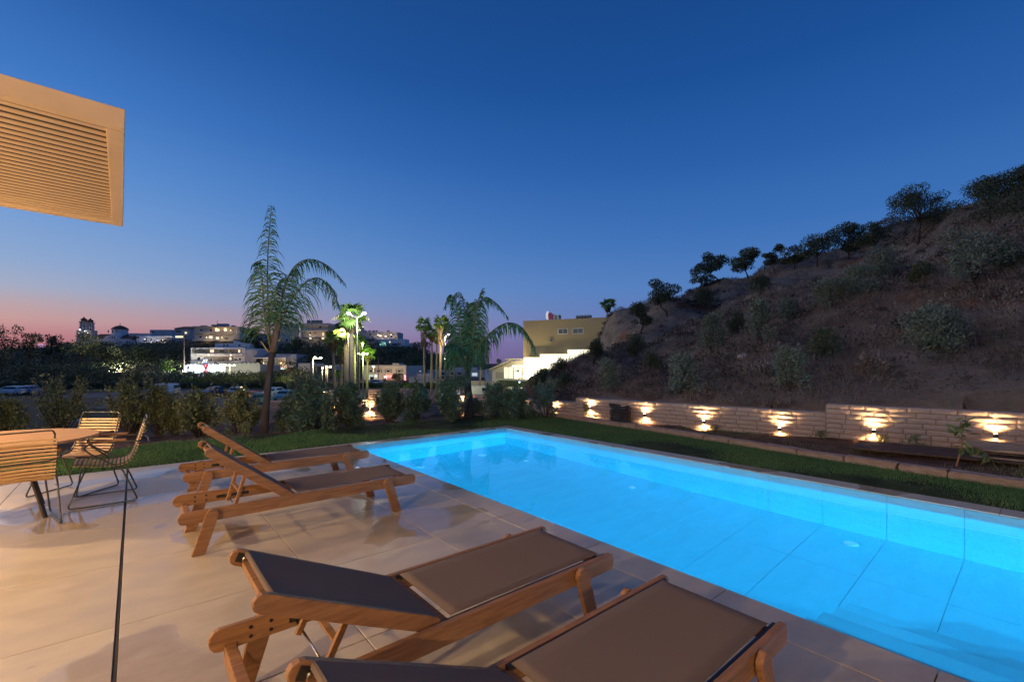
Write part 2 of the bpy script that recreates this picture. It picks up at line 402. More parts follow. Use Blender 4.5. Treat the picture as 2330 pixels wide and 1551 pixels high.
def tilemesh(w, l, t=0.012, bev=0.0015):
    x, y = w / 2, l / 2; c = bev * 1.5
    V = [(-x, -y, -t), (x, -y, -t), (x, y, -t), (-x, y, -t), (-x, -y, -c), (x, -y, -c), (x, y, -c), (-x, y, -c), (-x + c, -y + c, 0), (x - c, -y + c, 0), (x - c, y - c, 0), (-x + c, y - c, 0)]
    F = [(4 + i, 4 + (i + 1) % 4, 8 + (i + 1) % 4, 8 + i) for i in range(4)] + [(i, (i + 1) % 4, 4 + (i + 1) % 4, 4 + i) for i in range(4)] + [(8, 9, 10, 11)]
    me = bpy.data.meshes.new('paving_tile'); me.from_pydata(V, [], F); me.materials.append(M_TILE); me.update(); return me
tm = {}
def put_tile(x0, x1, y0, y1, parent, z=0.0):
    g = 0.0024; k = (round(x1 - x0, 3), round(y1 - y0, 3))
    if k not in tm: tm[k] = tilemesh(k[0] - 2 * g, k[1] - 2 * g)
    o = bpy.data.objects.new('paving_tile', tm[k]); o.location = ((x0 + x1) / 2, (y0 + y1) / 2, z); link(o, parent)
ex = [-5.99 + .99 * k for k in range(6)]
ex = [-5.02, -4.03, -3.04, -2.05, -1.06, -0.072, 0.94, 1.93, 2.62]
ey = [-5.7, -4.7, -3.7, -2.67, -1.67, -0.67, 0.33, 1.33, 2.33, 3.32, 4.32, 5.32, 6.32, 7.32, 8.2]
for i in range(len(ex) - 1):
    for j in range(len(ey) - 1):
        x0 = ex[i] + (0.007 if abs(ex[i] + .072) < .01 else 0); x1 = ex[i + 1] - (0.007 if abs(ex[i + 1] + .072) < .01 else 0)
        put_tile(x0, x1, ey[j], ey[j + 1], base)
dj = MB().box(-0.079, -0.065, -5.7, 8.2, -0.0115, -0.006).build('drainage_joint', mat('joint_black', (0.012, 0.009, 0.008), .7), base)
# coping round the pool
cop = MB().box(2.66, 2.905, -3.1, 8.19, -0.05, -0.012).box(6.41, 6.665, -3.1, 8.19, -0.05, -0.012).box(2.906, 6.409, 7.93, 8.19, -0.05, -0.012).build('pool_coping', M_GROUT); cop['kind'] = 'structure'
cy_ = [-2.63, -1.63, -0.63, .36, 1.36, 2.37, 3.38, 4.38, 5.38, 6.38, 7.38, 7.92]
for j in range(len(cy_) - 1):
    put_tile(2.62, 2.93, cy_[j], cy_[j + 1], cop, 0.001); put_tile(6.39, 6.68, cy_[j], cy_[j + 1], cop, 0.001)
for x0, x1 in ((2.62, 3.6), (3.6, 4.6), (4.6, 5.6), (5.6, 6.68)): put_tile(x0, x1, 7.92, 8.2, cop, 0.001)

# ------------------------------------------------------------------ pool
PX0, PX1, PY0, PY1, PF, PW = 2.92, 6.40, -2.6, 7.92, -1.42, -0.10
M_PT = mat('pool_tile', (0.17, 0.43, 0.49), 0.45, var=0.07, scale=1.6, stretch=(1, 3, 3), detail=6)
basin = MB(); g = 0.02
basin.box(PX0 - .1, PX1 + .1, PY0 - .1, PY1 + .1, PF - .12, PF - g)
basin.box(PX0 - .1, PX0 - g, PY0 - .1, PY1 + .1, PF - g, -0.06).box(PX1 + g, PX1 + .1, PY0 - .1, PY1 + .1, PF - g, -0.06)
basin.box(PX0 - g, PX1 + g, PY0 - .1, PY0 - g, PF - g, -0.06).box(PX0 - g, PX1 + g, PY1 + g, PY1 + .1, PF - g, -0.06)
pool = basin.build('swimming_pool', mat('pool_joint', (0.10, 0.24, 0.28), 0.8)); pool['kind'] = 'structure'
ptm = {}
def ptile(c, ax, w, h):
    """tile with outward normal axis ax: 'z','+x','-x','+y','-y'"""
    k = (round(w, 3), round(h, 3))
    if k not in ptm:
        q = 0.0017; x, y = w / 2 - q, h / 2 - q
        me = bpy.data.meshes.new('pool_tile'); me.from_pydata([(-x, -y, 0), (x, -y, 0), (x, y, 0), (-x, y, 0), (-x, -y, -.018), (x, -y, -.018), (x, y, -.018), (-x, y, -.018)], [],
            [(0, 1, 2, 3), (0, 4, 5, 1), (1, 5, 6, 2), (2, 6, 7, 3), (3, 7, 4, 0)]); me.materials.append(M_PT); me.update(); ptm[k] = me
    o = bpy.data.objects.new('pool_tile', ptm[k]); link(o, pool); o.location = c
    o.rotation_euler = {'z': (0, 0, 0), '-x': (R(90), 0, R(-90)), '+x': (R(90), 0, R(90)), '-y': (R(90), 0, 0), '+y': (R(90), 0, R(180))}[ax]
yj = [PY1 - .61 * k for k in range(18)]; yj = [y for y in yj if y > PY0] + [PY0]
xj = [2.92, 4.12, 5.32, 6.40]
for j in range(len(yj) - 1):
    y1, y0 = yj[j], yj[j + 1]
    for i in range(3): ptile(((xj[i] + xj[i + 1]) / 2, (y0 + y1) / 2, PF), 'z', xj[i + 1] - xj[i], y1 - y0)
for j in range(0, len(yj) - 1):
    y1, y0 = yj[j], yj[j + 1]
    ptile((PX1, (y0 + y1) / 2, (PF - .015) / 2), '-x', y1 - y0, -PF - .015)
    ptile((PX0, (y0 + y1) / 2, (PF - .015) / 2), '+x', y1 - y0, -PF - .015)
for i in range(6):
    x0 = PX0 + i * 3.48 / 6; x1 = x0 + .58
    ptile(((x0 + x1) / 2, PY1, (PF - .015) / 2), '-y', .58, -PF - .015); ptile(((x0 + x1) / 2, PY0, (PF - .015) / 2), '+y', .58, -PF - .015)
# steps
for k, (xe, zt) in enumerate([(3.40, -0.37), (3.78, -0.61), (4.14, -0.85), (4.50, -1.09)]):
    xs0 = PX0 + .001 if k == 0 else [3.40, 3.78, 4.14][k - 1]
    MB().box(xs0, xe, PY0 + .005, 1.06 + 0.01 * k, PF + .001, zt).build('step', M_PT, pool, bevel=.008)
for (x, y, r_) in [(3.95, 7.35, .09), (5.36, 7.37, .09), (5.73, 6.47, .055), (5.92, 4.21, .055), (6.05, 1.45, .075)]:
    MB().lathe([(r_, 0), (r_ * .95, .008), (r_ * .6, .014), (r_ * .3, .010), (.001, .01)], 24, (x, y, PF)).build('floor_inlet', mat('inlet_white', (.85, .85, .85), .3), pool, smooth=True)
wm = bpy.data.materials.new('water'); wm.use_nodes = True; wn = wm.node_tree; wb = wn.nodes['Principled BSDF']
wb.inputs['Transmission Weight'].default_value = 1; wb.inputs['IOR'].default_value = 1.333; wb.inputs['Roughness'].default_value = 0.0; wb.inputs['Base Color'].default_value = (1, 1, 1, 1)
tn = wn.nodes.new('ShaderNodeTexNoise'); tn.inputs['Scale'].default_value = 0.9; tn.inputs['Detail'].default_value = 2
gn = wn.nodes.new('ShaderNodeNewGeometry'); wn.links.new(gn.outputs['Position'], tn.inputs[0])
bpw = wn.nodes.new('ShaderNodeBump'); bpw.inputs['Strength'].default_value = 0.25; bpw.inputs['Distance'].default_value = 0.01
wn.links.new(tn.outputs[0], bpw.inputs['Height']); wn.links.new(bpw.outputs[0], wb.inputs['Normal'])
water = npobj('pool_water', [(PX0 - .005, PY0 - .005, PW), (PX1 + .005, PY0 - .005, PW), (PX1 + .005, PY1 + .005, PW), (PX0 - .005, PY1 + .005, PW)], [(0, 1, 2, 3)], wm); water['kind'] = 'structure'
def light(kind, name, loc, power, col, parent=None, size=.05, rotv=None, spot=None, blend=.5, spread=None):
    l = bpy.data.lights.new(name, kind); l.energy = power; l.color = col[:3]
    if kind == 'AREA': l.shape = 'DISK'; l.size = size; 
    else: l.shadow_soft_size = size
    if kind == 'AREA' and spread: l.spread = spread
    if kind == 'SPOT': l.spot_size = spot; l.spot_blend = blend
    o = bpy.data.objects.new(name, l); o.location = loc; link(o, parent)
    if rotv is not None: o.rotation_mode = 'QUATERNION'; o.rotation_quaternion = Vector((0, 0, -1)).rotation_difference(Vector(rotv).normalized())
    return o
POOLC = (0.02, 0.50, 1.0)
for (y, zl, lab) in ((6.4, -.22, 'round blue pool lamp nearest the far end of the pool'), (4.3, -.17, 'round blue pool lamp midway along the lounger side'), (2.6, -.27, 'round blue pool lamp just beyond the pool steps')):
    t = thing('pool_lamp', lab, 'pool lamp', (PX0 + .002, y, zl), 0, 'underwater lamps in the pool wall')
    MB().lathe([(.12, 0), (.12, .012), (.10, .02), (.08, .02)], 24).build('bezel', mat('inlet_white', (.85, .85, .85), .3), t)
    t.children[0].rotation_euler = (0, R(90), 0)
    ln = MB().lathe([(.078, .02), (.06, .03), (.001, .034)], 24).build('lens', emit('pool_lens', POOLC, 8), t); ln.rotation_euler = (0, R(90), 0)
    light('AREA', 'lamp_light', (.05, 0, 0), [2600, 2500, 1900][int(y < 5) + int(y < 3)], POOLC, t, size=.14, rotv=(1, 0, -.40), spread=R(165))

t = thing('pool_lamp', 'round blue pool lamp on the near end wall beside the steps', 'pool lamp', (5.3, PY0 + .002, -.33), 0, 'underwater lamps in the pool wall')  # weak fill lamp added to lighten the step treads
o = MB().lathe([(.12, 0), (.12, .012), (.10, .02), (.08, .02)], 24).build('bezel', mat('inlet_white', (.85, .85, .85), .3), t); o.rotation_euler = (R(-90), 0, 0)
ln = MB().lathe([(.078, .02), (.06, .03), (.001, .034)], 24).build('lens', emit('pool_lens', POOLC, 8), t); ln.rotation_euler = (R(-90), 0, 0)
light('AREA', 'lamp_light', (0, .05, 0), 500, POOLC, t, size=.14, rotv=(0, 1, -.2), spread=R(160))
# ------------------------------------------------------------------ wood / fabric
M_WOOD = mat('teak', lin((158, 114, 74)), 0.6, col2=lin((122, 84, 54)), scale=9, stretch=(0.6, 6, 6), bump=0.25, bscale=60)
M_WOODP = mat('oiled_slat_wood', lin((214, 168, 112)), 0.75, col2=lin((190, 140, 88)), scale=7, stretch=(0.5, 6, 6))
def fabric_mat():
    m = mat('sling_fabric', (0.115, 0.095, 0.085), 0.75, spec=.3); n = m.node_tree; b = n.nodes['Principled BSDF']
    t = n.nodes.new('ShaderNodeTexCoord'); wv = n.nodes.new('ShaderNodeTexChecker'); wv.inputs['Scale'].default_value = 420
    n.links.new(t.outputs['Object'], wv.inputs[0])
    wv.inputs['Color1'].default_value = (0.36, 0.27, 0.22, 1); wv.inputs['Color2'].default_value = (0.26, 0.195, 0.16, 1)
    n.links.new(wv.outputs[0], b.inputs['Base Color']); b.inputs['Roughness'].default_value = .9; tl = n.nodes.new('ShaderNodeBsdfTranslucent'); n.links.new(wv.outputs[0], tl.inputs[0]); ms = n.nodes.new('ShaderNodeMixShader'); ms.inputs[0].default_value = .5; n.links.new(b.outputs[0], ms.inputs[1]); n.links.new(tl.outputs[0], ms.inputs[2]); n.links.new(ms.outputs[0], n.nodes['Material Output'].inputs[0])
    return m
M_FAB = fabric_mat()
M_BLK = mat('black_plastic', (0.012, 0.012, 0.014), 0.4)
M_STEEL = mat('brushed_steel', (0.6, 0.58, 0.55), 0.25, 1.0)
def plank_poly(L, h, r0=.045, r1=.03):
    p = []
    for k in range(7):
        a = R(90 + k * 30); p.append((r0 * .9 + math.cos(a) * r0 * .9, h / 2 * math.sin(a)))
    for k in range(7):
        a = R(-90 + k * 30); p.append((L - r1 + math.cos(a) * r1, h / 2 * math.sin(a)))
    return p
def make_lounger(label, back_deg, L=.77):
    t = thing('sun_lounger', label, 'sun lounger', group='wooden sun loungers beside the pool')
    zc = .283
    for s in (-1, 1):
        MB().prism([(x, z + zc) for x, z in plank_poly(1.95, .095)], 1, s * .285 - .014, s * .285 + .014).build('side_rail', M_WOOD, t, bevel=.004)
        MB().box(.83, 1.90, s * .262 - .006, s * .262 + .006, .30, .326).build('channel', M_BLK, t)
        for (xt, xb) in ((.215, .125), (1.645, 1.735)):
            a = Vector((xt, 0, .29)); b = Vector((xb, 0, 0)); dv = (a - b).normalized(); sd = Vector((dv.z, 0, -dv.x)); w = .043
            poly = [b + sd * w * .95 - dv * (sd.z * w) , b - sd * w * .95 + dv * (sd.z * w)]
            poly = [Vector((b.x + w, 0, .001)), Vector((b.x - w, 0, .001))]
            for k in range(9):
                an = math.pi * k / 8; poly.append(a - sd * w * math.cos(an) + dv * w * math.sin(an))
            MB().prism([(p.x, p.z) for p in poly], 1, s * .318 - .015, s * .318 + .015).build('leg', M_WOOD, t, bevel=.004)
        for (sx, sz) in ((.155, .262), (.155, .302), (.235, .262), (.235, .302)):
            o = MB().lathe([(.008, 0), (.008, .003), (.004, .004)], 10).build('screw', M_BLK, t); o.rotation_euler = (R(90) * s, 0, 0); o.location = (sx, s * .2708, sz)
        MB().box(.31, .56, s * .2705 - .002, s * .2705 + .002, .262, .288).build('notch_plate', M_BLK, t)
    MB().box(.055, .10, -.27, .27, .19, .262).build('crossbar', M_WOOD, t, bevel=.004)
    MB().box(.80, .845, -.27, .27, .262, .310).build('crossbar', M_WOOD, t, bevel=.004)
    MB().box(1.86, 1.90, -.27, .27, .25, .298).build('crossbar', M_WOOD, t, bevel=.004)
    # foot sling with slight sag
    V = []; F = []; nxx, nyy = 20, 9
    for i in range(nxx):
        for j in range(nyy):
            x = .845 + (1.915 - .845) * i / (nxx - 1); y = -.252 + .504 * j / (nyy - 1)
            fx = 1 - (2 * i / (nxx - 1) - 1) ** 2; fy = 1 - (2 * j / (nyy - 1) - 1) ** 2
            z = .334 - .012 * fx * fy
            if i == nxx - 1: z -= .03
            V.append((x, y, z))
    k = len(V); V += [(a, b, c - .003) for a, b, c in V]
    for i in range(nxx - 1):
        for j in range(nyy - 1):
            q = i * nyy + j; F.append((q, q + nyy, q + nyy + 1, q + 1)); F.append((k + q, k + q + 1, k + q + nyy + 1, k + q + nyy))
    for i in range(nxx - 1):
        for j in (0, nyy - 1):
            q = i * nyy + j; F.append((q, k + q, k + q + nyy, q + nyy))
    for j in range(nyy - 1):
        for i in (0, nxx - 1):
            q = i * nyy + j; F.append((q, q + 1, k + q + 1, k + q))
    MB().add(V, F).build('seat_sling', M_FAB, t, smooth=True)
    # backrest
    a = R(back_deg); hx, hz = .80, .315; bx, bz = -math.cos(a), math.sin(a); nx_, nz_ = math.sin(a), math.cos(a)
    def bp(s, n): return (hx + bx * s + nx_ * n, hz + bz * s + nz_ * n)
    for s in (-1, 1):
        pl = plank_poly(L, .068, .03, .034)
        MB().prism([bp(p, q - .015) for p, q in pl], 1, s * .24 - .013, s * .24 + .013).build('backrest_rail', M_WOOD, t, bevel=.004)
        g0 = bp(.02, .013); g1 = bp(L - .06, .013); MB().beam((g0[0], s * .2265, g0[1]), (g1[0], s * .2265, g1[1]), .007, .01).build('channel', M_BLK, t)
        c = bp(L - .055, -.012)
        o = MB().obox((c[0], s * .2235, c[1]), (bx * .03, 0, bz * .03), (0, .003, 0), (nx_ * .018, 0, nz_ * .018)).build('end_cap', M_BLK, t)
        o = MB().lathe([(.009, 0), (.009, .004), (.004, .006)], 10).build('screw', M_STEEL, t); o.rotation_euler = (R(90) * s, 0, 0); o.location = (c[0], s * .2195, c[1])
    prof = [(0.004, .006), (.010, .016), (.05, .0185), (.2, .0185), (.45, .0185), (.62, .0185), (L - .075, .0185), (L - .058, .0185), (L - .052, .014), (L - .050, .002)]
    V = []; F = []; ny = 7
    for i, (s_, n_) in enumerate(prof):
        for j in range(ny):
            y = -.226 + .452 * j / (ny - 1); sg = .010 * (1 - (2 * j / (ny - 1) - 1) ** 2) * (1 if 1 < i < 7 else 0)
            q = bp(s_, n_ - sg); V.append((q[0], y, q[1]))
    k = len(V)
    for i, (s_, n_) in enumerate(prof):
        for j in range(ny):
            y = -.226 + .452 * j / (ny - 1); sg = .010 * (1 - (2 * j / (ny - 1) - 1) ** 2) * (1 if 1 < i < 7 else 0)
            q = bp(s_ - (.003 if i > 6 else 0), n_ - sg - .003); V.append((q[0], y, q[1]))
    m_ = len(prof)
    for i in range(m_ - 1):
        for j in range(ny - 1):
            q = i * ny + j; F.append((q, q + ny, q + ny + 1, q + 1)); F.append((k + q, k + q + 1, k + q + ny + 1, k + q + ny))
        for j in (0, ny - 1):
            q = i * ny + j; F.append((q, k + q, k + q + ny, q + ny))
    for j in range(ny - 1):
        for i in (0, m_ - 1):
            q = i * ny + j; F.append((q, q + 1, k + q + 1, k + q))
    MB().add(V, F).build('backrest_sling', M_FAB, t)
    c = bp(L - .07, -.03); MB().beam((c[0], -.225, c[1]), (c[0], .225, c[1]), .03, .03).build('crossbar', M_WOOD, t, bevel=.003)
    c = bp(.03, -.03); MB().beam((c[0], -.225, c[1]), (c[0], .225, c[1]), .03, .025).build('crossbar', M_WOOD, t, bevel=.003)
    # prop frame under the back
    up = bp(.40, -.045); lowx, lowz = (.40, .262) if back_deg > 32 else (.34, .262)
    for s in (-1, 1):
        MB().beam((up[0], s * .17, up[1]), (lowx - .02, s * .17, lowz - .01), .022, .026).build('strut', M_WOOD, t, bevel=.003)
    m1 = ((up[0] + lowx) / 2, (up[1] + lowz) / 2)
    MB().beam((m1[0], -.16, m1[1]), (m1[0], .16, m1[1]), .03, .014).build('strut_crossbar', M_WOOD, t, bevel=.003)
    MB().tube([(lowx, -.272, lowz), (lowx, .272, lowz)], .0055, 8).build('prop_rod', M_STEEL, t, smooth=True)
    return t
LG = [('wooden sun lounger farthest from the camera, backrest raised steeply, beside the far pool corner', 37.5, .375, 5.96),
      ('second wooden sun lounger from the far end, steep backrest, its foot at the pool edge', 37.5, .245, 4.47),
      ('wooden sun lounger with low backrest seen whole in the foreground centre', 25.5, .235, 1.98),
      ('nearest sun lounger cut off by the bottom edge, wide dark sling', 25.5, .235, 1.05)]
for lab, dg, x, y in LG:
    t = make_lounger(lab, dg, .77 if dg > 30 else .80); t.location = (x, y, 0.0)

# ------------------------------------------------------------------ dining set
M_TUBE = mat('grey_steel_tube', (0.10, 0.10, 0.085), 0.35, 0.6)
M_LAM = mat('sand_lamella', lin((214, 176, 124)), 0.45)
def smooth_path(p, n=6):
    p = [Vector(q) for q in p]; out = []
    for i in range(len(p) - 1):
        p0 = p[max(i - 1, 0)]; p1 = p[i]; p2 = p[i + 1]; p3 = p[min(i + 2, len(p) - 1)]
        for k in range(n):
            t = k / n
            out.append(0.5 * ((2 * p1) + (-p0 + p2) * t + (2 * p0 - 5 * p1 + 4 * p2 - p3) * t * t + (-p0 + 3 * p1 - 3 * p2 + p3) * t ** 3))
    out.append(p[-1]); return out
def fillet(p, r, n=5):
    p = [Vector(q) for q in p]; out = [p[0]]
    for i in range(1, len(p) - 1):
        a = (p[i - 1] - p[i]); b = (p[i + 1] - p[i]); rr = min(r, a.length * .45, b.length * .45)
        a = p[i] + a.normalized() * rr; b = p[i] + b.normalized() * rr
        for k in range(n + 1):
            t = k / n; out.append(a * (1 - t) ** 2 + p[i] * 2 * t * (1 - t) + b * t * t)
    out.append(p[-1]); return out
def make_chair():
    t = thing('dining_chair', 'x', 'chair', group='slatted dining chairs round the wooden table')
    prof = smooth_path([(0, .235, .432), (0, .18, .428), (0, .05, .405), (0, -.10, .398), (0, -.19, .425), (0, -.235, .50), (0, -.275, .63), (0, -.325, .80)], 8)
    for s in (-1, 1):
        MB().tube([Vector((s * .222, p.y, p.z)) for p in prof[::2]] + [Vector((s * .222, -.335, .835))], .007, 8).build('frame_tube', M_TUBE, t, smooth=True)
        MB().tube(fillet([(s * .215, .13, .40), (s * .27, .27, .012), (s * .27, -.27, .012), (s * .265, -.14, .36), (s * .27, .10, .535), (s * .275, .155, .60), (s * .275, .09, .645), (s * .275, -.20, .64), (s * .26, -.33, .62)], .045), .0075, 8).build('leg', M_TUBE, t, smooth=True)
        pl = [(s * .275 + dx_, dy_) for dx_, dy_ in ((-.012, .10), (.0, .115), (.012, .10), (.024, -.02), (.018, -.17), (.0, -.185), (-.018, -.17), (-.024, -.02))]
        MB().prism(pl, 2, .646, .668).build('armrest', M_WOOD, t, bevel=.005)
    MB().tube(fillet([(-.222, -.332, .82), (-.21, -.345, .862), (.21, -.345, .862), (.222, -.332, .82)], .03), .007, 8).build('top_rail', M_TUBE, t, smooth=True)
    MB().tube(fillet([(-.26, -.33, .62), (-.2, -.36, .60), (.2, -.36, .60), (.26, -.33, .62)], .04), .007, 8).build('rear_rail', M_TUBE, t, smooth=True)
    MB().tube([(-.222, .20, .424), (.222, .20, .424)], .007, 8).build('front_rail', M_TUBE, t, smooth=True)
    # lamellas along the profile
    L = [0]
    for i in range(1, len(prof)): L.append(L[-1] + (prof[i] - prof[i - 1]).length)
    N = 25; me = None
    for k in range(N):
        s = L[-1] * (k + .4) / N; i = max(j for j in range(len(L)) if L[j] <= s); i = min(i, len(L) - 2)
        f = (s - L[i]) / (L[i + 1] - L[i]); c = prof[i].lerp(prof[i + 1], f); tg = (prof[i + 1] - prof[i]).normalized(); nn = Vector((0, -tg.z, tg.y))
        if me is None:
            V = []; F = []; m = 9
            for a in range(m):
                x = -.238 + .476 * a / (m - 1); sag = -.016 * (1 - (2 * a / (m - 1) - 1) ** 2)
                for (p, q) in ((-.0095, -.003), (.0095, -.003), (.0095, .004), (-.0095, .004)): V.append((x, p, q + sag))
            for a in range(m - 1):
                for b in range(4): F.append((a * 4 + b, a * 4 + (b + 1) % 4, a * 4 + 4 + (b + 1) % 4, a * 4 + 4 + b))
            F += [(0, 3, 2, 1), tuple((m - 1) * 4 + b for b in range(4))]
            o = MB().add(V, F).build('lamella', M_LAM, t); me = o.data
        else: o = bpy.data.objects.new('lamella', me); link(o, t)
        up = Vector((0, tg.z, -tg.y)) * -1
        o.matrix_local = Matrix(((1, 0, 0, c.x), (0, tg.y, -tg.z, c.y), (0, tg.z, tg.y, c.z), (0, 0, 0, 1)))
        o.location = c - Vector((0, -tg.z, tg.y)) * -.008
    return t
ch = make_chair()
def place_chair(o, x, y, a, lab): o.location = (x, y, 0); o.rotation_euler = (0, 0, a); o['label'] = lab
c2 = copy_tree(ch); c3 = copy_tree(ch)
place_chair(ch, -.83, 5.93, R(13), 'slatted chair seen from behind, nearest the camera at the left edge')
place_chair(c2, -.24, 6.48, R(90), 'slatted chair in side view with its back to the loungers')
place_chair(c3, -.52, 7.10, R(141), 'slatted chair facing the camera behind the round table')
tb = thing('dining_table', 'round slatted wooden dining table at the left edge between the chairs', 'table', (-1.0, 6.35, 0), R(8))
rT = .72
for k in range(12):
    y0 = -rT + k * .12 + .0015; y1 = y0 + .117; poly = []
    for yy in np.linspace(y0, y1, 5): poly.append((math.sqrt(max(rT * rT - yy * yy, 1e-4)), yy))
    poly += [(-a, b) for a, b in reversed(poly)]
    MB().prism(poly, 2, .716, .74).build('plank', M_WOODP, tb, bevel=.002)
for a in (45, 135, 225, 315):
    c, s = math.cos(R(a)), math.sin(R(a))
    MB().beam((c * .45, s * .45, 0), (c * .22, s * .22, .70), .034, .018, (c, s, 0)).build('leg', mat('dark_leg', (.09, .085, .075), .4, .5), tb)
MB().beam((-.33, -.33, .705), (.33, .33, .705), .05, .02).beam((-.33, .33, .704), (.33, -.33, .704), .05, .02).build('underframe', mat('dark_leg', (.05, .05, .045)), tb)

# ------------------------------------------------------------------ pergola and house (left, mostly outside the frame)
M_PERG = mat('sand_painted_metal', lin((192, 164, 128)), 0.55, var=.06, scale=3)
M_DARK = mat('dark_ceiling', (0.035, 0.022, 0.018), 0.8)
pg = thing('pergola', 'beige slatted canopy projecting over the terrace at upper left', 'pergola')
# frame corners from the picture: bottom face of the beam at z about 2.7
n1 = Vector((-0.04, 3.13, 2.68)); f1 = Vector((-0.08, 5.44, 2.69))
dX = Vector((-math.cos(R(1.0)), math.sin(R(1.0)) * 1.0, 0.030)).normalized(); dY = (f1 - n1).normalized()
up = dX.cross(dY).normalized(); up = up if up.z > 0 else -up
Wd = (f1 - n1).length; LX = 3.3
def pt(a, b, c): return n1 + dX * a + dY * b + up * c
def pbeam(a0, a1, b0, b1, c0, c1):
    c = (pt(a0, b0, c0) + pt(a1, b1, c1)) / 2; return MB().obox(c, dX * (a1 - a0) / 2, dY * (b1 - b0) / 2, up * (c1 - c0) / 2)
pbeam(0, LX, 0, .06, 0, .10).build('front_beam', M_PERG, pg, bevel=.003)
pbeam(.077, LX, Wd - .09, Wd, 0, .10).build('rear_beam', M_PERG, pg, bevel=.003)
pbeam(0, .075, .062, Wd, 0.0, .098).build('end_beam', M_PERG, pg, bevel=.003)
pbeam(.077, LX, .062, Wd - .092, .075, .097).build('ceiling_panel', M_DARK, pg)  # panel coloured dark to imitate the shade between the slats
N = 27; sp = (Wd - .15) / N; me = None
for k in range(N):
    b = .06 + sp * (k + .5)
    if me is None:
        o = MB().obox((0, 0, 0), dX * (LX - .08) / 2, dY * .0195, up * .003).build('slat', M_PERG, pg); me = o.data
    else: o = bpy.data.objects.new('slat', me); link(o, pg)
    o.location = pt(.076 + (LX - .08) / 2, b, .008)
hs = thing('house', 'beige plastered house with glass doors left of the terrace', 'house')
M_PLA = mat('cream_plaster', lin((215, 195, 165)), .9, var=.05, scale=2, bump=.2, bscale=80)
hw = MB(); 
hw.box(-3.7, -3.4, -4.5, 7.4, 0, 3.1).build('wall', M_PLA, hs)
MB().box(-3.4, 3.2, -4.8, -4.5, 0, 3.1).build('wall', M_PLA, hs)
MB().box(-4.0, 3.4, -5.0, -4.1, 3.1, 3.3).box(-4.0, -3.1, -4.1, 7.6, 3.1, 3.3).build('roof', M_PLA, hs)
for (y0, y1) in ((-2.5, 0.0), (1.2, 3.0)):
    MB().box(-3.4, -3.36, y0, y0 + .06, 0.02, 2.4).box(-3.4, -3.36, y1 - .06, y1, .02, 2.4).box(-3.4, -3.36, y0 + .06, y1 - .06, 2.34, 2.4).build('door_frame', M_TUBE, hs)
    MB().box(-3.399, -3.38, y0 + .062, y1 - .062, 0.03, 2.338).build('glass_door', mat('door_glass', (.02, .02, .025), .05), hs)
for x0 in (-3.0, -0.2):
    MB().box(x0, x0 + 2.2, -4.5, -4.46, 0.02, 2.4).build('door_frame', M_TUBE, hs)
    MB().box(x0 + .07, x0 + 2.13, -4.458, -4.45, 0.05, 2.33).build('glass_door', mat('door_glass', (.02, .02, .025), .05), hs)
WARM = (1.0, 0.67, 0.36)
LAMPS = [((-2.9, 6.9, 2.2), .62), ((-2.9, 4.2, 2.2), .55), ((-2.9, 1.0, 2.2), .62), ((-1.0, -3.9, 2.45), .6)]
for i, (p, k) in enumerate(LAMPS):
    t = thing('wall_lamp', ['warm wall lamp on the house nearest the lawn', 'warm wall lamp beneath the slatted canopy', 'warm wall lamp between the two glass doors', 'warm wall lamp on the rear wing of the house'][i], 'lamp', p, 0, 'warm terrace lamps on the house')
    MB().lathe([(.05, 0), (.06, .03), (.06, .22), (.05, .25)], 16, (0, 0, .06)).build('lamp_body', M_BLK, t)
    if i < 3: MB().box(-.46, -.05, -.03, .03, .15, .2).build('bracket', M_BLK, t)
    else: MB().box(-.03, .03, -.56, -.05, .15, .2).build('bracket', M_BLK, t)
    MB().lathe([(.045, 0), (.045, .058)], 16).build('bulb', emit('warm_bulb', WARM, 30), t)
    light('POINT', 'lamp_light', (0, 0, -.06), 620 * k, WARM, t, size=.06)
# ------------------------------------------------------------------ stone walls
M_STONE = mat('limestone', (0.62, 0.51, 0.43), 0.85, col2=(0.48, 0.38, 0.31), scale=6, bump=0.9, bscale=22, spec=.3, detail=6)
M_MORT = mat('mortar', (0.33, 0.25, 0.195), 0.95, var=.15, scale=10, bump=.5, bscale=30)
def stone_mesh(seed):
    r = np.random.default_rng(seed); n, m = 7, 4; V = []; F = []
    for j in range(m):
        for i in range(n):
            x = -.5 + i / (n - 1); z = -.5 + j / (m - 1); e = min(i, n - 1 - i, 1) * min(j, m - 1 - j, 1)
            V.append((x + (r.uniform(-.012, .012) if e == 0 else 0), -.5 - (r.uniform(.0, .24) + .12 if e else r.uniform(-.2, .0)), z + (r.uniform(-.03, .03) if e == 0 else 0)))
    for j in range(m - 1):
        for i in range(n - 1): q = j * n + i; F.append((q, q + 1, q + n + 1, q + n))
    ring = [i for i in range(n)] + [j * n + n - 1 for j in range(1, m)] + [(m - 1) * n + i for i in range(n - 2, -1, -1)] + [j * n for j in range(m - 2, 0, -1)]
    k = len(V)
    for i in ring: V.append((V[i][0], .5, V[i][2]))
    for a in range(len(ring)): b = (a + 1) % len(ring); F.append((ring[a], k + a, k + b, ring[b]))
    me = bpy.data.meshes.new('stone'); me.from_pydata(V, [], F); me.materials.append(M_STONE); me.update(); return me
STM = [stone_mesh(i) for i in range(9)]
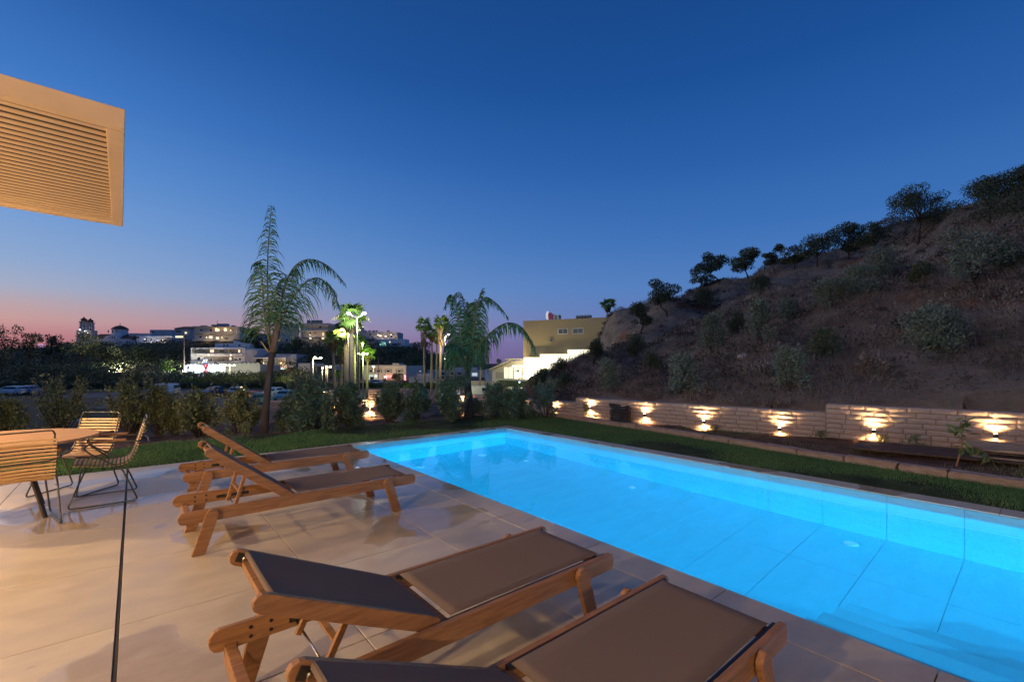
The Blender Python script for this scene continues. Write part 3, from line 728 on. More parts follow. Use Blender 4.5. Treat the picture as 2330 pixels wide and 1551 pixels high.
def stone_wall(name, label, pts, zt, zb, th, ch=.088, lens=(.20, .40), face=1, grp='stone garden walls'):
    """pts polyline on the visible face, camera side on the left of travel if face=1"""
    t = thing(name, label, 'wall', (*pts[0], 0), 0, grp); o0 = Vector((*pts[0], 0)); cnt = 0
    core = MB(); r = random.Random(hash(label) % 1000)
    for a, b, zta, ztb in zip(pts[:-1], pts[1:], zt[:-1], zt[1:]):
        a = Vector((*a, 0)) - o0; b = Vector((*b, 0)) - o0; d = (b - a); L = d.length; d.normalize(); nrm_ = Vector((-d.y, d.x, 0)) * face
        ang = math.atan2(d.y, d.x); B = zb
        q0, q1 = a - nrm_ * .02, b - nrm_ * .02; q2, q3 = b - nrm_ * th, a - nrm_ * th
        core.add([(*q0.xy, B), (*q1.xy, B), (*q2.xy, B), (*q3.xy, B), (*q0.xy, zta), (*q1.xy, ztb), (*q2.xy, ztb), (*q3.xy, zta)],
                 [(0, 3, 2, 1), (4, 5, 6, 7), (0, 1, 5, 4), (1, 2, 6, 5), (2, 3, 7, 6), (3, 0, 4, 7)])
        H = max(zta, ztb) - B; rows = max(3, round(H / ch)); hh = (min(zta, ztb) - B) / rows
        for j in range(rows):
            s = -r.uniform(0, .2)
            s = 0
            while s < L - .04:
                l = r.uniform(*lens); 
                if L - s - l < .12: l = L - s
                c = a + d * (s + l / 2) - nrm_ * .03
                o = bpy.data.objects.new('stone', r.choice(STM)); link(o, t); cnt += 1
                ztop = zta + (ztb - zta) * (s + l / 2) / L; h2 = (ztop - B) / rows
                o.location = (c.x, c.y, B + h2 * (j + .5)); o.rotation_euler = (r.uniform(-.02, .02), 0, ang + (0 if face < 0 else math.pi))
                o.scale = (l - .016, .05 + r.uniform(-.005, .007), h2 - .014)
                s += l
    core.build('mortar_core', M_MORT, t)
    return t
WA = (8.95, 8.14); WB = (9.85, 2.75)
# camera side normal points to -X ; travelling from far to near (dy<0) the camera is on the right -> face=-1
stone_wall('stone_wall', 'long pinkish stone wall between the step down and the raised right hand wall', [WA, WB], [.545, .54], -.08, .3, face=-1)
stone_wall('stone_wall', 'raised stone wall at the right edge of the photo below the slope', [WB, (10.36, .2), (10.95, -2.8)], [.70, .70, .70], -.02, .3, face=-1)
stone_wall('stone_wall', 'lower stone wall half hidden by shrubs left of the long wall', [(8.98, 12.9), (8.95, 8.141)], [.36, .41], -.32, .3, face=-1)
stone_wall('stone_wall', 'short stone wall behind the smaller palm trunk', [(7.62, 13.62), (8.98, 12.9)], [.36, .36], -.4, .3, face=-1)
stone_wall('stone_wall', 'taller stone wall behind the central shrubs', [(5.9, 14.47), (7.6, 13.63)], [.60, .60], -.5, .3, face=-1)
stone_wall('stone_wall', 'low stone wall with a pale top between the tall palm and the largest shrub', [(3.2, 15.8), (5.88, 14.48)], [.26, .27], -.5, .3, face=-1)
def wall_hit(u, a, b):
    ax, ay = a; bx, by = b; t = (u - U0) / FPX; rx, ry = t * CA + SA, CA - t * SA
    # a + s(b-a) = k*(rx,ry)
    dx_, dy_ = bx - ax, by - ay; det = dx_ * (-ry) + rx * dy_
    s = ((-ax) * (-ry) + rx * (-ay)) / det
    return ax + s * dx_, ay + s * dy_
M_LENS = emit('spot_lens', (1, .62, .3), 40)
def wall_light(u, a, b, z, lab):
    x, y = wall_hit(u, a, b); d = Vector((b[0] - a[0], b[1] - a[1], 0)).normalized(); n_ = Vector((-d.y, d.x, 0))
    if n_.x * x + n_.y * y > 0: n_ = -n_
    t = thing('wall_light', lab, 'wall light', (x + n_.x * .085, y + n_.y * .085, z), math.atan2(n_.y, n_.x), 'up and down lights along the stone wall')
    MB().lathe([(.026, -.035), (.028, -.03), (.028, .03), (.026, .035)], 14).build('housing', M_BLK, t, smooth=False)
    MB().box(-.075, -.024, -.012, .012, -.012, .012).build('bracket', M_BLK, t)
    for s in (-1, 1):
        MB().lathe([(.020, .0355 * s), (.020, .038 * s)], 12).build('lens', M_LENS, t)
        light('SPOT', 'lamp_light', (0, 0, .05 * s), 34, (1.0, .60, .28), t, size=.022, rotv=(-.30, 0, s), spot=R(155), blend=1.0)
for (u, a, b, z, lab) in [(1346, WA, WB, .30, 'wall light at the left end of the long wall beside a small shrub'), (1470, WA, WB, .23, 'wall light just right of the dark pipe coil'),
        (1604, WA, WB, .18, 'wall light in the middle of the long stone wall'), (1776, WA, WB, .16, 'wall light left of the step in the wall top'),
        (1988, WB, (10.36, .2), .26, 'wall light right of the step in the wall top'), (2263, WB, (10.36, .2), .33, 'wall light above the wooden pallet'),
        (1266, (8.98, 12.9), (8.95, 8.14), .14, 'wall light between the last shrub and the wall step'), (1188, (8.98, 12.9), (8.95, 8.14), .02, 'wall light shining through the dense right hand shrubs'),
        (1119, (8.98, 12.9), (8.95, 8.14), -.02, 'wall light just right of the smaller palm trunk'), (1052, (7.62, 13.62), (8.98, 12.9), .06, 'wall light just left of the smaller palm trunk'),
        (842, (2.6, 16.1), (5.92, 14.46), -.06, 'wall light on the taller wall right of the central dark shrub'), (756, (2.6, 16.1), (5.92, 14.46), -.08, 'wall light glinting through the central dark shrub')]:
    wall_light(u, a, b, z, lab)
# ------------------------------------------------------------------ stone edging
M_EDGE = mat('edging_stone', (0.46, 0.36, 0.29), 0.8, col2=(0.34, 0.22, 0.15), scale=4, bump=.8, bscale=25)
ed = thing('stone_edging', 'low row of rough stones edging the lawn below the wall', 'edging', (8.0, 3.0, 0))
epts = [(8.62, 9.1), (8.6, 8.2), (8.38, 5.3), (8.05, 2.7), (7.90, 1.35), (7.87, .25), (7.9, -2.5)]
ev = [Vector((*p, 0)) for p in epts]; s = 0; seg = [(ev[i + 1] - ev[i]).length for i in range(len(ev) - 1)]; tot = sum(seg)
def along(s):
    for i, l in enumerate(seg):
        if s <= l or i == len(seg) - 1: return ev[i].lerp(ev[i + 1], s / l), (ev[i + 1] - ev[i]).normalized()
        s -= l
rr = random.Random(3)
while s < tot - .3:
    l = rr.uniform(.42, .72); p, d = along(s + l / 2); w = rr.uniform(.15, .2); bm = bmesh.new(); bmesh.ops.create_cube(bm, size=1)
    bmesh.ops.subdivide_edges(bm, edges=bm.edges[:], cuts=2, use_grid_fill=True)
    for v in bm.verts: v.co += Vector([rr.uniform(-.06, .06) * k for k in (.35, .9, .6)])
    me = bpy.data.meshes.new('stone'); bm.to_mesh(me); bm.free(); me.materials.append(M_EDGE)
    o = bpy.data.objects.new('stone', me); link(o, ed); o.scale = (l - .02, w, .12); o.rotation_euler = (0, 0, math.atan2(d.y, d.x) + rr.uniform(-.03, .03))
    o.location = (p.x - 8 + .08 + rr.uniform(-.01, .01), p.y - 3, .035 + rr.uniform(-.006, .008)); s += l
# ------------------------------------------------------------------ foliage helpers
def leafcloud(C, D, L, W, rng, curl=.25):
    """diamond leaves: centres C, directions D (N,3), length L, width W"""
    n = len(C); D = D / np.maximum(np.linalg.norm(D, axis=1, keepdims=True), 1e-6)
    r = rng.normal(size=(n, 3)); S = np.cross(D, r); S /= np.maximum(np.linalg.norm(S, axis=1, keepdims=True), 1e-6); Nn = np.cross(D, S)
    L = np.broadcast_to(np.asarray(L, float), (n,))[:, None]; W = np.broadcast_to(np.asarray(W, float), (n,))[:, None]
    a = C; b = C + D * L * .45 + S * W * .5 + Nn * L * curl * .3; c = C + D * L; d = C + D * L * .45 - S * W * .5 + Nn * L * curl * .3
    V = np.stack([a, b, c, d], 1).reshape(-1, 3); F = np.arange(n * 4).reshape(-1, 4); return V, F
def leafmat(name, c, isl=.45, rough=.55, c2=None, trans=True):
    m = mat(name, c, rough, island=isl, col2=c2, scale=1.2, spec=.35)
    return m
M_OLIVE = leafmat('olive_leaf', (0.13, 0.165, 0.11), c2=(0.21, 0.25, 0.18))
M_DKLEAF = leafmat('dark_leaf', (0.055, 0.08, 0.038), c2=(0.10, 0.12, 0.06))
M_MIDLEAF = leafmat('shrub_leaf', (0.11, 0.15, 0.055), c2=(0.24, 0.25, 0.11), rough=.4)
M_DARKSHRUB = leafmat('glossy_shrub_leaf', (0.06, 0.11, 0.07), c2=(0.10, 0.165, 0.095), rough=.3)
M_DRY = leafmat('dry_scrub', (0.17, 0.135, 0.11), c2=(0.31, 0.25, 0.20), rough=.9)
M_PALM = leafmat('palm_leaf', (0.045, 0.12, 0.05), c2=(0.08, 0.17, 0.07), rough=.7)
M_BARK = mat('bark', (0.075, 0.055, 0.042), .9, var=.4, scale=8, bump=.6, bscale=20)
M_PBARK = mat('palm_bark', (0.065, 0.048, 0.042), .95, col2=(0.03, 0.02, 0.018), scale=6, stretch=(1, 1, .25), bump=.8, bscale=25)
def crown_pts(rng, n, cl, sig):
    """cl: list of (centre, radii)"""
    vol = np.array([max(r[0] * r[1] * r[2], 1e-6) ** .8 for c, r in cl]); k = rng.choice(len(cl), n, p=vol / vol.sum())
    C = np.array([c for c, r in cl])[k]; Rr = np.array([r for c, r in cl])[k]
    g = rng.normal(size=(n, 3)); g /= np.linalg.norm(g, axis=1, keepdims=True); rad = rng.uniform(.25, 1, (n, 1)) ** sig
    return C + g * rad * Rr, g
def tree(name, label, cat, base, H, Wd, m, rng, trunk=.35, nclump=9, nleaf=1400, leaf=.12, lean=(0, 0), group=None, flat=.75, trunk_r=None, elong=.45):
    t = thing(name, label, cat, base, 0, group)
    tr = trunk_r or H * .022; top = Vector((lean[0] * H, lean[1] * H, H * (trunk + .12)))
    pts = [Vector((0, 0, -.3)), Vector((lean[0] * H * .2, lean[1] * H * .2, H * trunk * .4)), Vector((lean[0] * H * .75, lean[1] * H * .75, H * trunk * .85)), top]
    mb = MB().tube(pts, [tr * 1.3, tr, tr * .8, tr * .6], 7); cl = []
    for k in range(nclump):
        a = 2 * math.pi * k / nclump * 1.618 * 2 + rng.uniform(-.4, .4); rr_ = Wd / 2 * rng.uniform(.2, .85) * (0 if k == 0 else 1)
        zc = H * (trunk + (1 - trunk) * rng.uniform(.12, .85)); c = (top.x * .8 + math.cos(a) * rr_, top.y * .8 + math.sin(a) * rr_, zc)
        s = Wd * rng.uniform(.09, .25); rz = min(s * flat, (H - zc) * .98 + .01, max(zc - H * trunk * .55, s * .3)); cl.append((c, (s, s, rz)))
        e = Vector(c); mid = top.lerp(e, .5) + Vector((0, 0, -.03 * H)); mb.tube([pts[2].lerp(top, rng.uniform(0, 1)), mid, e], [tr * .5, tr * .35, tr * .12], 5)
    mb.build('trunk', M_BARK, t, smooth=True)
    C, g = crown_pts(rng, nleaf, cl, .6); D = g * .6 + rng.normal(size=C.shape) * .7 + np.array([0, 0, .2])
    V, F = leafcloud(C, D, leaf * rng.uniform(.7, 1.4, nleaf), leaf * elong * rng.uniform(.8, 1.2, nleaf), rng)
    npobj('crown', V, F, m, t); return t
def bush(name, label, cat, base, H, Wd, m, rng, nleaf=1500, leaf=.06, stems=7, group=None, up=.35, elong=.45, stemvis=1.0, nc=12, twig=False):
    t = thing(name, label, cat, base, 0, group); cl = []; mb = MB()
    for k in range(nc):
        a = rng.uniform(0, 2 * math.pi); f = rng.uniform(0, 1); rr_ = Wd / 2 * rng.uniform(.1, .68) * (1 - .45 * f); z = H * (.18 + .66 * f)
        s = Wd * rng.uniform(.14, .24); cl.append(((math.cos(a) * rr_, math.sin(a) * rr_, z), (s, s, min(s * 1.1, H - z, z + .02))))
    if twig:
        cl = []
        for k in range(nc):
            a = rng.uniform(0, 6.28); f = rng.uniform(0, 1) ** .8; rr_ = Wd / 2 * rng.uniform(.0, .95) * (1 - .5 * f); s = Wd * rng.uniform(.05, .15)
            cl.append(((math.cos(a) * rr_, math.sin(a) * rr_, max(s * .7, H * (.05 + .8 * f))), (s, s, s * rng.uniform(.8, 1.6))))
        for k in range(stems * 2):
            a = rng.uniform(0, 6.28); r1 = Wd / 2 * rng.uniform(.1, .95); hh = H * rng.uniform(.6, 1.1) * (1.05 - .35 * r1 / (Wd / 2)); e = Vector((math.cos(a) * r1, math.sin(a) * r1, hh)); md = Vector((e.x * .55, e.y * .55, hh * .45))
            mb.tube([Vector((0, 0, -.1)), md, e], [.010 * H, .007 * H, .002 * H], 5)
            for q in (.45, .62, .78, .9, 1.0):
                c = md.lerp(e, (q - .4) / .6); w_ = Wd * .07 * (1.35 - q); cl.append((tuple(c), (w_, w_, .07 * H)))
    for k in range(0 if twig else stems):
        c = Vector(cl[k % nc][0]); e = c + Vector((rng.uniform(-.1, .1) * Wd, rng.uniform(-.1, .1) * Wd, H * rng.uniform(.0, .25) * stemvis)); e.z = min(e.z, H * 1.08)
        mb.tube([Vector((rng.uniform(-.04, .04), rng.uniform(-.04, .04), -.1)), c * .45 + Vector((0, 0, H * .1)), c, e], [.012 * H, .009 * H, .006 * H, .002 * H], 5)
        cl.append((tuple(c.lerp(e, .8)), (.05 * Wd, .05 * Wd, .12 * H)))
    mb.build('stems', M_BARK, t)
    C, g = crown_pts(rng, nleaf, cl, .7); C[:, 2] = np.maximum(C[:, 2], .01)
    D = g * .5 + rng.normal(size=C.shape) * .6 + np.array([0, 0, up])
    V, F = leafcloud(C, D, leaf * rng.uniform(.6, 1.4, nleaf), leaf * elong * rng.uniform(.7, 1.3, nleaf), rng)
    npobj('foliage', V, F, m, t); return t
# ------------------------------------------------------------------ lawn and ground cover
def blades(name, X, Y, Z, h, w, m, lean=.5, rng=RNG):
    n = len(X); a = rng.uniform(0, 2 * math.pi, n); hh = h * rng.uniform(.5, 1.2, n); ww = w * rng.uniform(.6, 1.3, n)
    lx, ly = np.cos(a) * hh * lean * rng.uniform(0, 1, n), np.sin(a) * hh * lean * rng.uniform(0, 1, n); b = rng.uniform(0, 2 * math.pi, n)
    V = np.stack([np.stack([X - np.cos(b) * ww / 2, Y - np.sin(b) * ww / 2, Z - .004], 1), np.stack([X + np.cos(b) * ww / 2, Y + np.sin(b) * ww / 2, Z - .004], 1), np.stack([X + lx, Y + ly, Z + hh], 1)], 1).reshape(-1, 3)
    o = npobj(name, V, np.arange(n * 3).reshape(-1, 3), m); o['kind'] = 'stuff'; return o
M_GRASS = leafmat('lawn_grass', (0.055, 0.16, 0.06), .35, .6, c2=(0.10, 0.20, 0.065))
M_GRASSD = leafmat('rough_grass', (0.11, 0.15, 0.05), .35, .7, c2=(0.19, 0.19, 0.09))
def scatter(n, x0, x1, y0, y1, f):
    x = RNG.uniform(x0, x1, n); y = RNG.uniform(y0, y1, n); k = f(x, y); return x[k], y[k]
edgex = lambda y: np.interp(y, [-2.5, .25, 1.35, 2.7, 5.3, 8.2, 9.1], [7.9, 7.87, 7.9, 8.05, 8.38, 8.6, 8.62])
def patchy(x, y, t=.0): return bumps(x * 2, y * 2, 2, 9) + RNG.normal(size=len(x)) * .9 > t
x, y = scatter(120000, 6.69, 8.7, -2.5, 8.6, lambda x, y: (x < edgex(y) + .03) & patchy(x, y, -1.8))
blades('lawn_grass', x, y, gz(x, y), .038, .006, M_GRASS)
x, y = scatter(170000, -6.5, 9.0, 8.21, 10.6, lambda x, y: (y < 10.25 + .12 * np.sin(x * 2.1) + .1 * np.sin(x * 5)) & (x < edgex(np.minimum(y, 9.1)) + (y > 9) * .5) & patchy(x, y, -1.2))
blades('lawn_grass', x, y, gz(x, y), .04, .007, M_GRASS)
x, y = scatter(40000, 7.9, 11, -2.5, 8.3, lambda x, y: (x > edgex(y) + .14) & (x < wallx(y) - .03) & patchy(x, y, 0.2 + (y > 2.2) * .9 + (x > 9.2) * .7))
blades('rough_grass', x, y, gz(x, y), .05, .008, M_GRASSD)
x, y = scatter(16000, -9, 9, 10.3, 16, lambda x, y: patchy(x, y, .8))
blades('bed_weeds', x, y, gz(x, y), .07, .009, M_GRASSD)
# hill scrub : tufts and low brush on the slope
def polar_pts(n, u0, u1, pw=1.0):
    u = RNG.uniform(u0, u1, n); t = (u - U0) / FPX; df = 9.9 / np.maximum(SA + CA * t, .25); Dr = np.interp(u, hu, hd)
    d = df + (Dr * 1.03 - df) * RNG.uniform(0, 1, n) ** pw; lat = t * d; return lat * CA + d * SA, d * CA - lat * SA, d
x, y, d = polar_pts(340000, 1240, 2750, 1.1); k = (x > wallx(y) + .3) & (bumps(x * .8, y * .8, 0, 9) + RNG.normal(size=len(x)) > -1.3); x, y, d = x[k], y[k], d[k]
blades('dry_grass', x, y, gz(x, y), .13 + d * .0035, .005 + d * .0008, M_DRY, lean=1.6)
M_SCRUB2 = leafmat('dark_scrub', (0.045, 0.04, 0.03), c2=(0.10, 0.08, 0.06), rough=.9)
for nb, MM, off, ub in ((3800, M_DRY, 3, 2750), (3000, M_SCRUB2, 8, 2750), (2600, M_SCRUB2, 5, 1640)):
  x, y, d = polar_pts(nb, 1240, ub, 1.0 if ub > 2000 else .55); k = (x > wallx(y) + .6) & (bumps(x * .6 + off, y * .6, 0, 8) > -.6 + (off > 5) * .5); x, y, d = x[k], y[k], d[k]; z = gz(x, y)
  per = 26; s = RNG.uniform(.12, .42 + .1 * (off > 5), len(x)); C = np.repeat(np.stack([x, y, z], 1), per, 0); S_ = np.repeat(s, per)[:, None]
  g = RNG.normal(size=C.shape); g /= np.linalg.norm(g, axis=1, keepdims=True); g[:, 2] = np.abs(g[:, 2]); C = C + g * S_ * np.array([1.2, 1.2, .7]) * RNG.uniform(.3, 1, (len(C), 1))
  dd_ = np.repeat(d, per); V, F = leafcloud(C, g + RNG.normal(size=C.shape) * .5, .06 + dd_ * .0035, .02 + dd_ * .0012, RNG)
  o = npobj('scrub', V, F, MM); o['kind'] = 'stuff'
# ------------------------------------------------------------------ shrubs behind the lawn
SH = [(18, 900, 80, 11.2, 0, 'low dark shrub at the far left edge behind the table'), (138, 850, 150, 11.6, 0, 'broad twiggy shrub behind the round table'),
      (292, 848, 105, 10.9, 0, 'tall twiggy shrub behind the slatted chair facing the camera'), (362, 868, 80, 11.3, 0, 'thin upright shrub left of the planted row of loungers'),
      (455, 882, 130, 10.5, 0, 'low spreading shrub behind the farthest lounger backrest'), (548, 880, 95, 10.3, 0, 'loose shrub just left of the tall palm trunk'),
      (700, 850, 150, 10.3, 1, 'largest dark glossy shrub right of the tall palm'), (795, 868, 80, 10.8, 1, 'dark shrub below the pair of tall fan palm trunks'),
      (885, 862, 80, 11.6, 1, 'narrow leafy shrub on a bare stem, left of the pale panel'), (950, 868, 78, 11.5, 1, 'bushy dark shrub between the pale panel and the wall'),
      (1030, 848, 92, 11.4, 1, 'conical shrub just left of the smaller palm'), (1122, 862, 62, 11.9, 1, 'slender open shrub right of the smaller palm'),
      (1178, 878, 85, 11.7, 1, 'dense low shrub in the right half of the row'), (1243, 858, 72, 11.9, 2, 'blue green shrub at the right end of the row'),
      (400, 905, 90, 11.5, 0, 'knee high shrub filling the gap behind the chair in side view'), (745, 905, 60, 10.9, 1, 'lower dark shrub merging into the largest one from the right'), (660, 905, 80, 11.3, 1, 'low dark shrub close on the right of the tall palm trunk'), (1075, 905, 60, 12.6, 1, 'low dark shrub close behind the smaller palm trunk')]
sm = [M_MIDLEAF, M_DARKSHRUB, leafmat('bluegreen_leaf', (0.07, 0.12, 0.10), c2=(0.11, 0.17, 0.14))]
for i, (u, vt, w, d, k, lab) in enumerate(SH):
    q = Q(u, 960, d); z = gz1(q.x, q.y); H = CH - (vt - V0) / FPX * d - z; W2 = w / FPX * d
    rng = np.random.default_rng(100 + i)
    bush('shrub', lab, 'shrub', (q.x, q.y, z), H, W2 * (1.08 if k == 1 else 1.1), sm[k], rng, nleaf=[5200, 7600, 5200][k] if w > 70 else 3600, leaf=[.060, .062, .06][k], stems=[13, 8, 9][k], group='shrubs planted behind the lawn', up=[.5, .2, .8][k], elong=[.5, .5, .3][k], nc=[20, 26, 18][k], twig=True)
q = P(1345, 952); bush('shrub', 'small leafy plant against the wall by the leftmost full wall light', 'shrub', (q.x - .15, q.y, 0), .42, .35, M_MIDLEAF, np.random.default_rng(5), 500, .04, 5)
for i, (u, v, h, w, lab) in enumerate([(1660, 975, .12, .35, 'low weed clump at the wall foot left of centre'), (1915, 990, .16, .3, 'weeds growing at the foot of the wall step'), (2010, 1015, .15, .3, 'small weed beside the light right of the step'), (2110, 1010, .18, .45, 'dark weed clump above the dark timber')]):
    q = P(u, v); q.x = min(q.x, float(wallx(q.y)) - .12); bush('weed', lab, 'weed', (q.x, q.y, gz1(q.x, q.y)), h, w, M_MIDLEAF, np.random.default_rng(60 + i), 160, .035, 3)
for i, (u, v, w, h, lab) in enumerate([(560, 1000, .5, .28, 'low ground shrub below the far lounger'), (640, 985, .45, .3, 'low shrub right beside the tall palm base'), (1005, 945, .6, .3, 'low grey brush under the conical shrub')]):
    q = P(u, v - 8); bush('ground_shrub', lab, 'shrub', (q.x, q.y, gz1(q.x, q.y)), h, w, M_MIDLEAF, np.random.default_rng(70 + i), 500, .035, 4)
# ------------------------------------------------------------------ feather palms
def frond(mbR, VV, rng, ctrl, nl, Ll, r0, droop, fan=.9, side_bias=None, width=.02):
    p = smooth_path(ctrl, 14); m = len(p); mbR.tube(p[::2], list(np.linspace(r0, r0 * .2, len(p[::2]))), 6)
    L = [0]
    for i in range(1, m): L.append(L[-1] + (p[i] - p[i - 1]).length)
    cdir = None
    for k in range(nl):
        f = .17 + .83 * k / (nl - 1); s = f * L[-1]; i = max(j for j in range(m) if L[j] <= s + 1e-9); i = min(i, m - 2)
        c = p[i].lerp(p[i + 1], (s - L[i]) / max(L[i + 1] - L[i], 1e-6)); tg = (p[i + 1] - p[i]).normalized()
        sd0 = tg.cross(Vector((0, 0, 1)))
        if sd0.length < .35: sd0 = Vector((CA, -SA, 0)).lerp(sd0, .3)
        sd0.normalize()
        ll = Ll * max(.12, min(1, 1.14 - f)) * min(1, .55 + f * 1.5) * rng.uniform(.55, 1.2)
        for sg in (-1, 1):
            if rng.uniform() < .14: continue
            dr = (tg * rng.uniform(.5, .8) + sd0 * sg * fan * rng.uniform(.7, 1.1) + Vector((0, 0, rng.uniform(-.1, .35)))).normalized()
            q = c.copy(); pts = [q.copy()]; dd = dr
            for j in range(4):
                dd = (dd + Vector((0, 0, -droop * (.35 + j * .30))) + Vector([rng.uniform(-.06, .06) for _ in range(3)])).normalized(); q = q + dd * ll / 4; pts.append(q.copy())
            nrm2 = dd.cross(sd0); wv = (tg * .7 + Vector([rng.uniform(-.5, .5) for _ in range(3)])).normalized()
            ws = [.5, 1, .9, .6, .08]
            for j in range(4):
                a, b = pts[j], pts[j + 1]; wa_, wb_ = wv * width * ws[j] / 2, wv * width * ws[j + 1] / 2
                VV += [a - wa_, a + wa_, b + wb_, b - wb_]
def feather_palm(label, base, trunk, fr, nl, Ll, droop, rng, d, width=.022, tr=(.11, .07)):
    t = thing('feather_palm', label, 'palm tree', base, 0, 'young feather palms behind the lawn'); B = Vector(base)
    tp = [Q(u, v, d) - B for u, v in trunk]; tp[0].z = -.1
    MB().tube(smooth_path(tp, 5), list(np.linspace(tr[0], tr[1], len(smooth_path(tp, 5)))), 12).build('trunk', M_PBARK, t, smooth=True)
    for k, (pts, dz) in enumerate(fr):
        mb = MB(); VV = []; n = len(pts)
        ctrl = [Q(u, v, d + dz * (i / (n - 1)) ** 1.2) - B for i, (u, v) in enumerate(pts)]
        frond(mb, VV, rng, ctrl, nl, Ll, .022, droop[k] if hasattr(droop, '__len__') else droop, width=width)
        rc = mb.build('frond', mat('frond_stem', (.10, .12, .04), .5), t, smooth=True)
        V = np.array([tuple(v) for v in VV]); o = npobj('leaflets', V, np.arange(len(V)).reshape(-1, 4), M_PALM, rc); o['kind'] = 'stuff'
    return t
b = P(600, 985); b.z = gz1(b.x, b.y)
p1 = feather_palm('taller feather palm with a spear of upright fronds behind the loungers', b, [(600, 985), (606, 920), (613, 850), (621, 795), (627, 750)],
    [([(619, 800), (611, 720), (609, 600), (613, 520), (618, 468)], .15), ([(624, 790), (640, 690), (664, 615), (703, 590), (748, 606), (785, 645)], .5),
     ([(624, 790), (652, 705), (688, 650), (722, 632), (752, 655), (768, 700)], -.9), ([(618, 800), (602, 720), (597, 640), (590, 600), (580, 600)], -.5),
     ([(626, 790), (637, 700), (650, 640), (672, 610)], 1.0)],
    84, .95, [1.15, 1.3, 1.15, 1.1, 1.1], np.random.default_rng(11), 9.5, width=.024, tr=(.078, .05))
for (a, c, lab) in (((611, 800), (593, 776), 0), ((614, 790), (640, 770), 0)):
    MB().tube([Q(*a, 9.5) - b, Q(*c, 9.4) - b], [.02, .012], 6).build('dry_stub', mat('dry_frond', (.45, .33, .12), .7), p1)
MB().tube([Q(622, 800, 9.45) - b, Q(629, 760, 9.42) - b, Q(636, 728, 9.4) - b, Q(638, 715, 9.4) - b], [.07, .065, .05, .02], 10).build('sheath', mat('dry_sheath', (.13, .09, .07), .9, var=.3, scale=12, stretch=(1, 1, .2)), p1, smooth=True)
b = P(1066, 950); b.z = gz1(b.x, b.y)
feather_palm('shorter feather palm with drooping fronds near the pool corner', b, [(1066, 950), (1066, 910), (1064, 870), (1064, 840)],
    [([(1064, 845), (1052, 790), (1042, 715), (1032, 678), (1022, 672), (1012, 700)], -.6), ([(1064, 845), (1060, 780), (1056, 700), (1048, 668), (1038, 668), (1028, 690)], .5),
     ([(1066, 845), (1074, 770), (1084, 700), (1092, 675), (1098, 658)], .2), ([(1066, 845), (1079, 745), (1090, 692), (1106, 676), (1132, 692), (1156, 722)], -.3),
     ([(1067, 850), (1085, 795), (1116, 757), (1152, 735), (1184, 742), (1207, 772), (1221, 806)], -.8), ([(1062, 845), (1046, 800), (1030, 750), (1018, 735), (1006, 765)], .6),
     ([(1064, 845), (1066, 775), (1068, 715), (1072, 690), (1080, 690)], 1.0), ([(1062, 850), (1044, 810), (1026, 780), (1014, 790)], -1.0), ([(1068, 850), (1082, 800), (1094, 770), (1106, 775)], 1.0)],
    84, .85, [1.7, 1.6, .9, 1.5, 1.9, 1.6, 1.4, 1.4, 1.4], np.random.default_rng(12), 12.0, width=.034, tr=(.12, .075))
